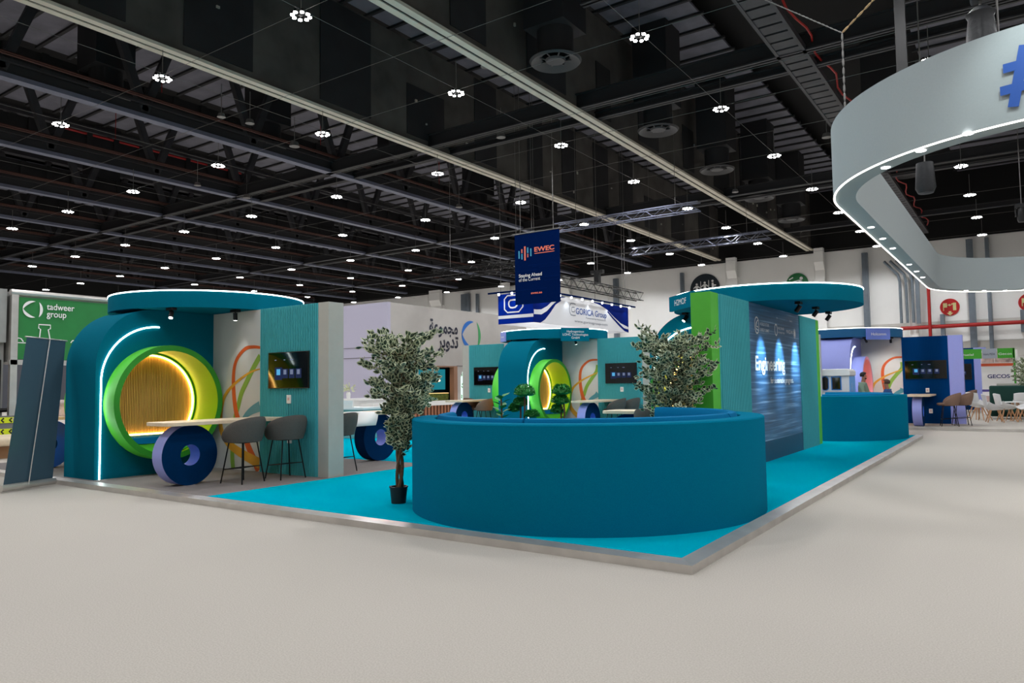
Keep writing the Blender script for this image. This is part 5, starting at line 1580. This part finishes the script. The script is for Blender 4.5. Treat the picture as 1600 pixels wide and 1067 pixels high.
b = B(); b.box(-.6, .6, -.006, 0, 2.1, 2.22); b.out('orange_stripe', mat('stripe_orange', (232, 96, 60), .6), t)
b = B(); b.box(-.6, .6, -.006, 0, .98, 1.08); b.out('purple_stripe', mat('stripe_purple', (84, 74, 150), .6), t)
b = B(); b.box(.05, .6, -.007, 0, .88, .98); b.out('blue_stripe', mat('stripe_blue', (30, 70, 190), .6), t)
b = B(); b.box(-.58, -.1, -.006, 0, 2.25, 2.7); b.box(-.08, .58, -.006, 0, 2.25, 2.75); b.box(-.58, .3, -.006, 0, .3, .8); b.out('printed_photo', mat('photo_print', (196, 166, 160), .6, noise=.5, scale=4), t)
text('wall_lettering', 'GECOS', .22, (-.38, -.012, 1.58), (1, 0, 0), (0, 0, 1), mat('gecos_blue', (70, 70, 120), .5), t, width=.82, bold=.03)
t = thing('green_bench_back', 'dark green upholstered bench back behind the white chairs', 'bench', (.9, 34.4, 0))
b = B(); b.box(-2.1, 1.5, 0, .5, .08, 1.28); bevel(b.out('upholstery', dgreen, t), .05)
b = B(); b.box(-2.1, 1.5, -.55, 0, .3, .5); b.out('seat', dgreen, t)
b = B(); b.box(-1.0, .6, 36.2, 36.6, 0, 1.35); bevel(tag(b.out('grey_cabinet', beige), 'low grey cabinet behind the dark green bench', 'cabinet'), .02)

def tub_chair(loc, rz, label):
    """faces local -x"""
    t = thing('tub_chair', label, 'chair', loc, rz, 'white tub chairs with wooden legs')
    t.scale = (1.14, 1.14, 1.14)
    b = B(); g = {}
    prof = [(-.24, .47), (-.1, .44), (.06, .43), (.17, .47), (.215, .58), (.25, .72), (.29, .92)]
    nu = 14
    for s in (0, 1):
        for i, (x, z) in enumerate(prof):
            f = i / (len(prof) - 1); hw = .26 if i < 4 else .26 - .03 * (f - .5)
            for j in range(nu + 1):
                u = -1 + 2 * j / nu
                wrap = (abs(u) ** 2.4)
                up_ = wrap * (.06 + .17 * max(0, math.sin(f * pi * .95))) if i < 4 else wrap * .02
                fwd = wrap * (.11 * max(0, (f - .3))) * (1 if i >= 3 else 0)
                g[s, i, j] = b.v((x - fwd + (.014 if s else 0), u * hw, z + up_ - (.014 if s else 0) - (wrap * .05 * (f > .9))))
    n = len(prof)
    for s in (0, 1):
        for i in range(n - 1):
            for j in range(nu): b.f([g[s, i, j], g[s, i + 1, j], g[s, i + 1, j + 1], g[s, i, j + 1]])
    for j in range(nu):
        for i in (0, n - 1): b.f([g[0, i, j], g[0, i, j + 1], g[1, i, j + 1], g[1, i, j]])
    for i in range(n - 1):
        for j in (0, nu): b.f([g[0, i, j], g[0, i + 1, j], g[1, i + 1, j], g[1, i, j]])
    b.out('shell', white_sh, t, smooth=True)
    b = B(); b.lathe([(0, .44), (.17, .44), (.2, .465), (.17, .485), (0, .49)], c=(-.05, 0), n=20, closed=False); b.out('seat_pad', white_pl, t, smooth=True)
    for sx in (1, -1):
        for sy in (1, -1):
            b = B(); b.tube([(sx * .1 - .02, sy * .1, .43), (sx * .23 - .02, sy * .22, 0)], [.022, .013], 8); b.out('leg', wood_leg, t)
    return t
tc0 = tub_chair((-.95, 30.05, 0), rad(190), 'white tub chair with wooden legs, nearest one in front of the white table')
def tub(x, y, a, l):
    c = copy_tree(tc0); c.location = (x, y, 0); c.rotation_euler = (0, 0, rad(a)); c['label'] = l
tub(-1.45, 32.6, 150, 'white tub chair with wooden legs next to the lilac end post')
tub(.05, 30.3, 30, 'white tub chair with wooden legs cut by the right edge of the picture')
tub(-.15, 32.3, -80, 'white tub chair with wooden legs behind the white table, facing the camera')
tub(-.62, 30.75, 200, 'white tub chair with wooden legs partly hidden behind the nearest one')
tub(-1.6, 33.6, 220, 'white tub chair farthest back before the dark green bench')
def white_table(x, y, l):
    t = thing('cafe_table', l, 'table', (x, y, 0))
    b = B(); b.cyl((0, 0), .45, .72, .745, 40); b.out('tabletop', white_sh, t, smooth=True)
    for k in range(4):
        a = k * pi / 2 + .5
        b = B(); b.tube([(.1 * math.cos(a), .1 * math.sin(a), .72), (.36 * math.cos(a), .36 * math.sin(a), 0)], [.022, .015], 8); b.out('leg', wood_leg, t)
white_table(-.35, 31.3, 'round white cafe table among the white tub chairs at the right')
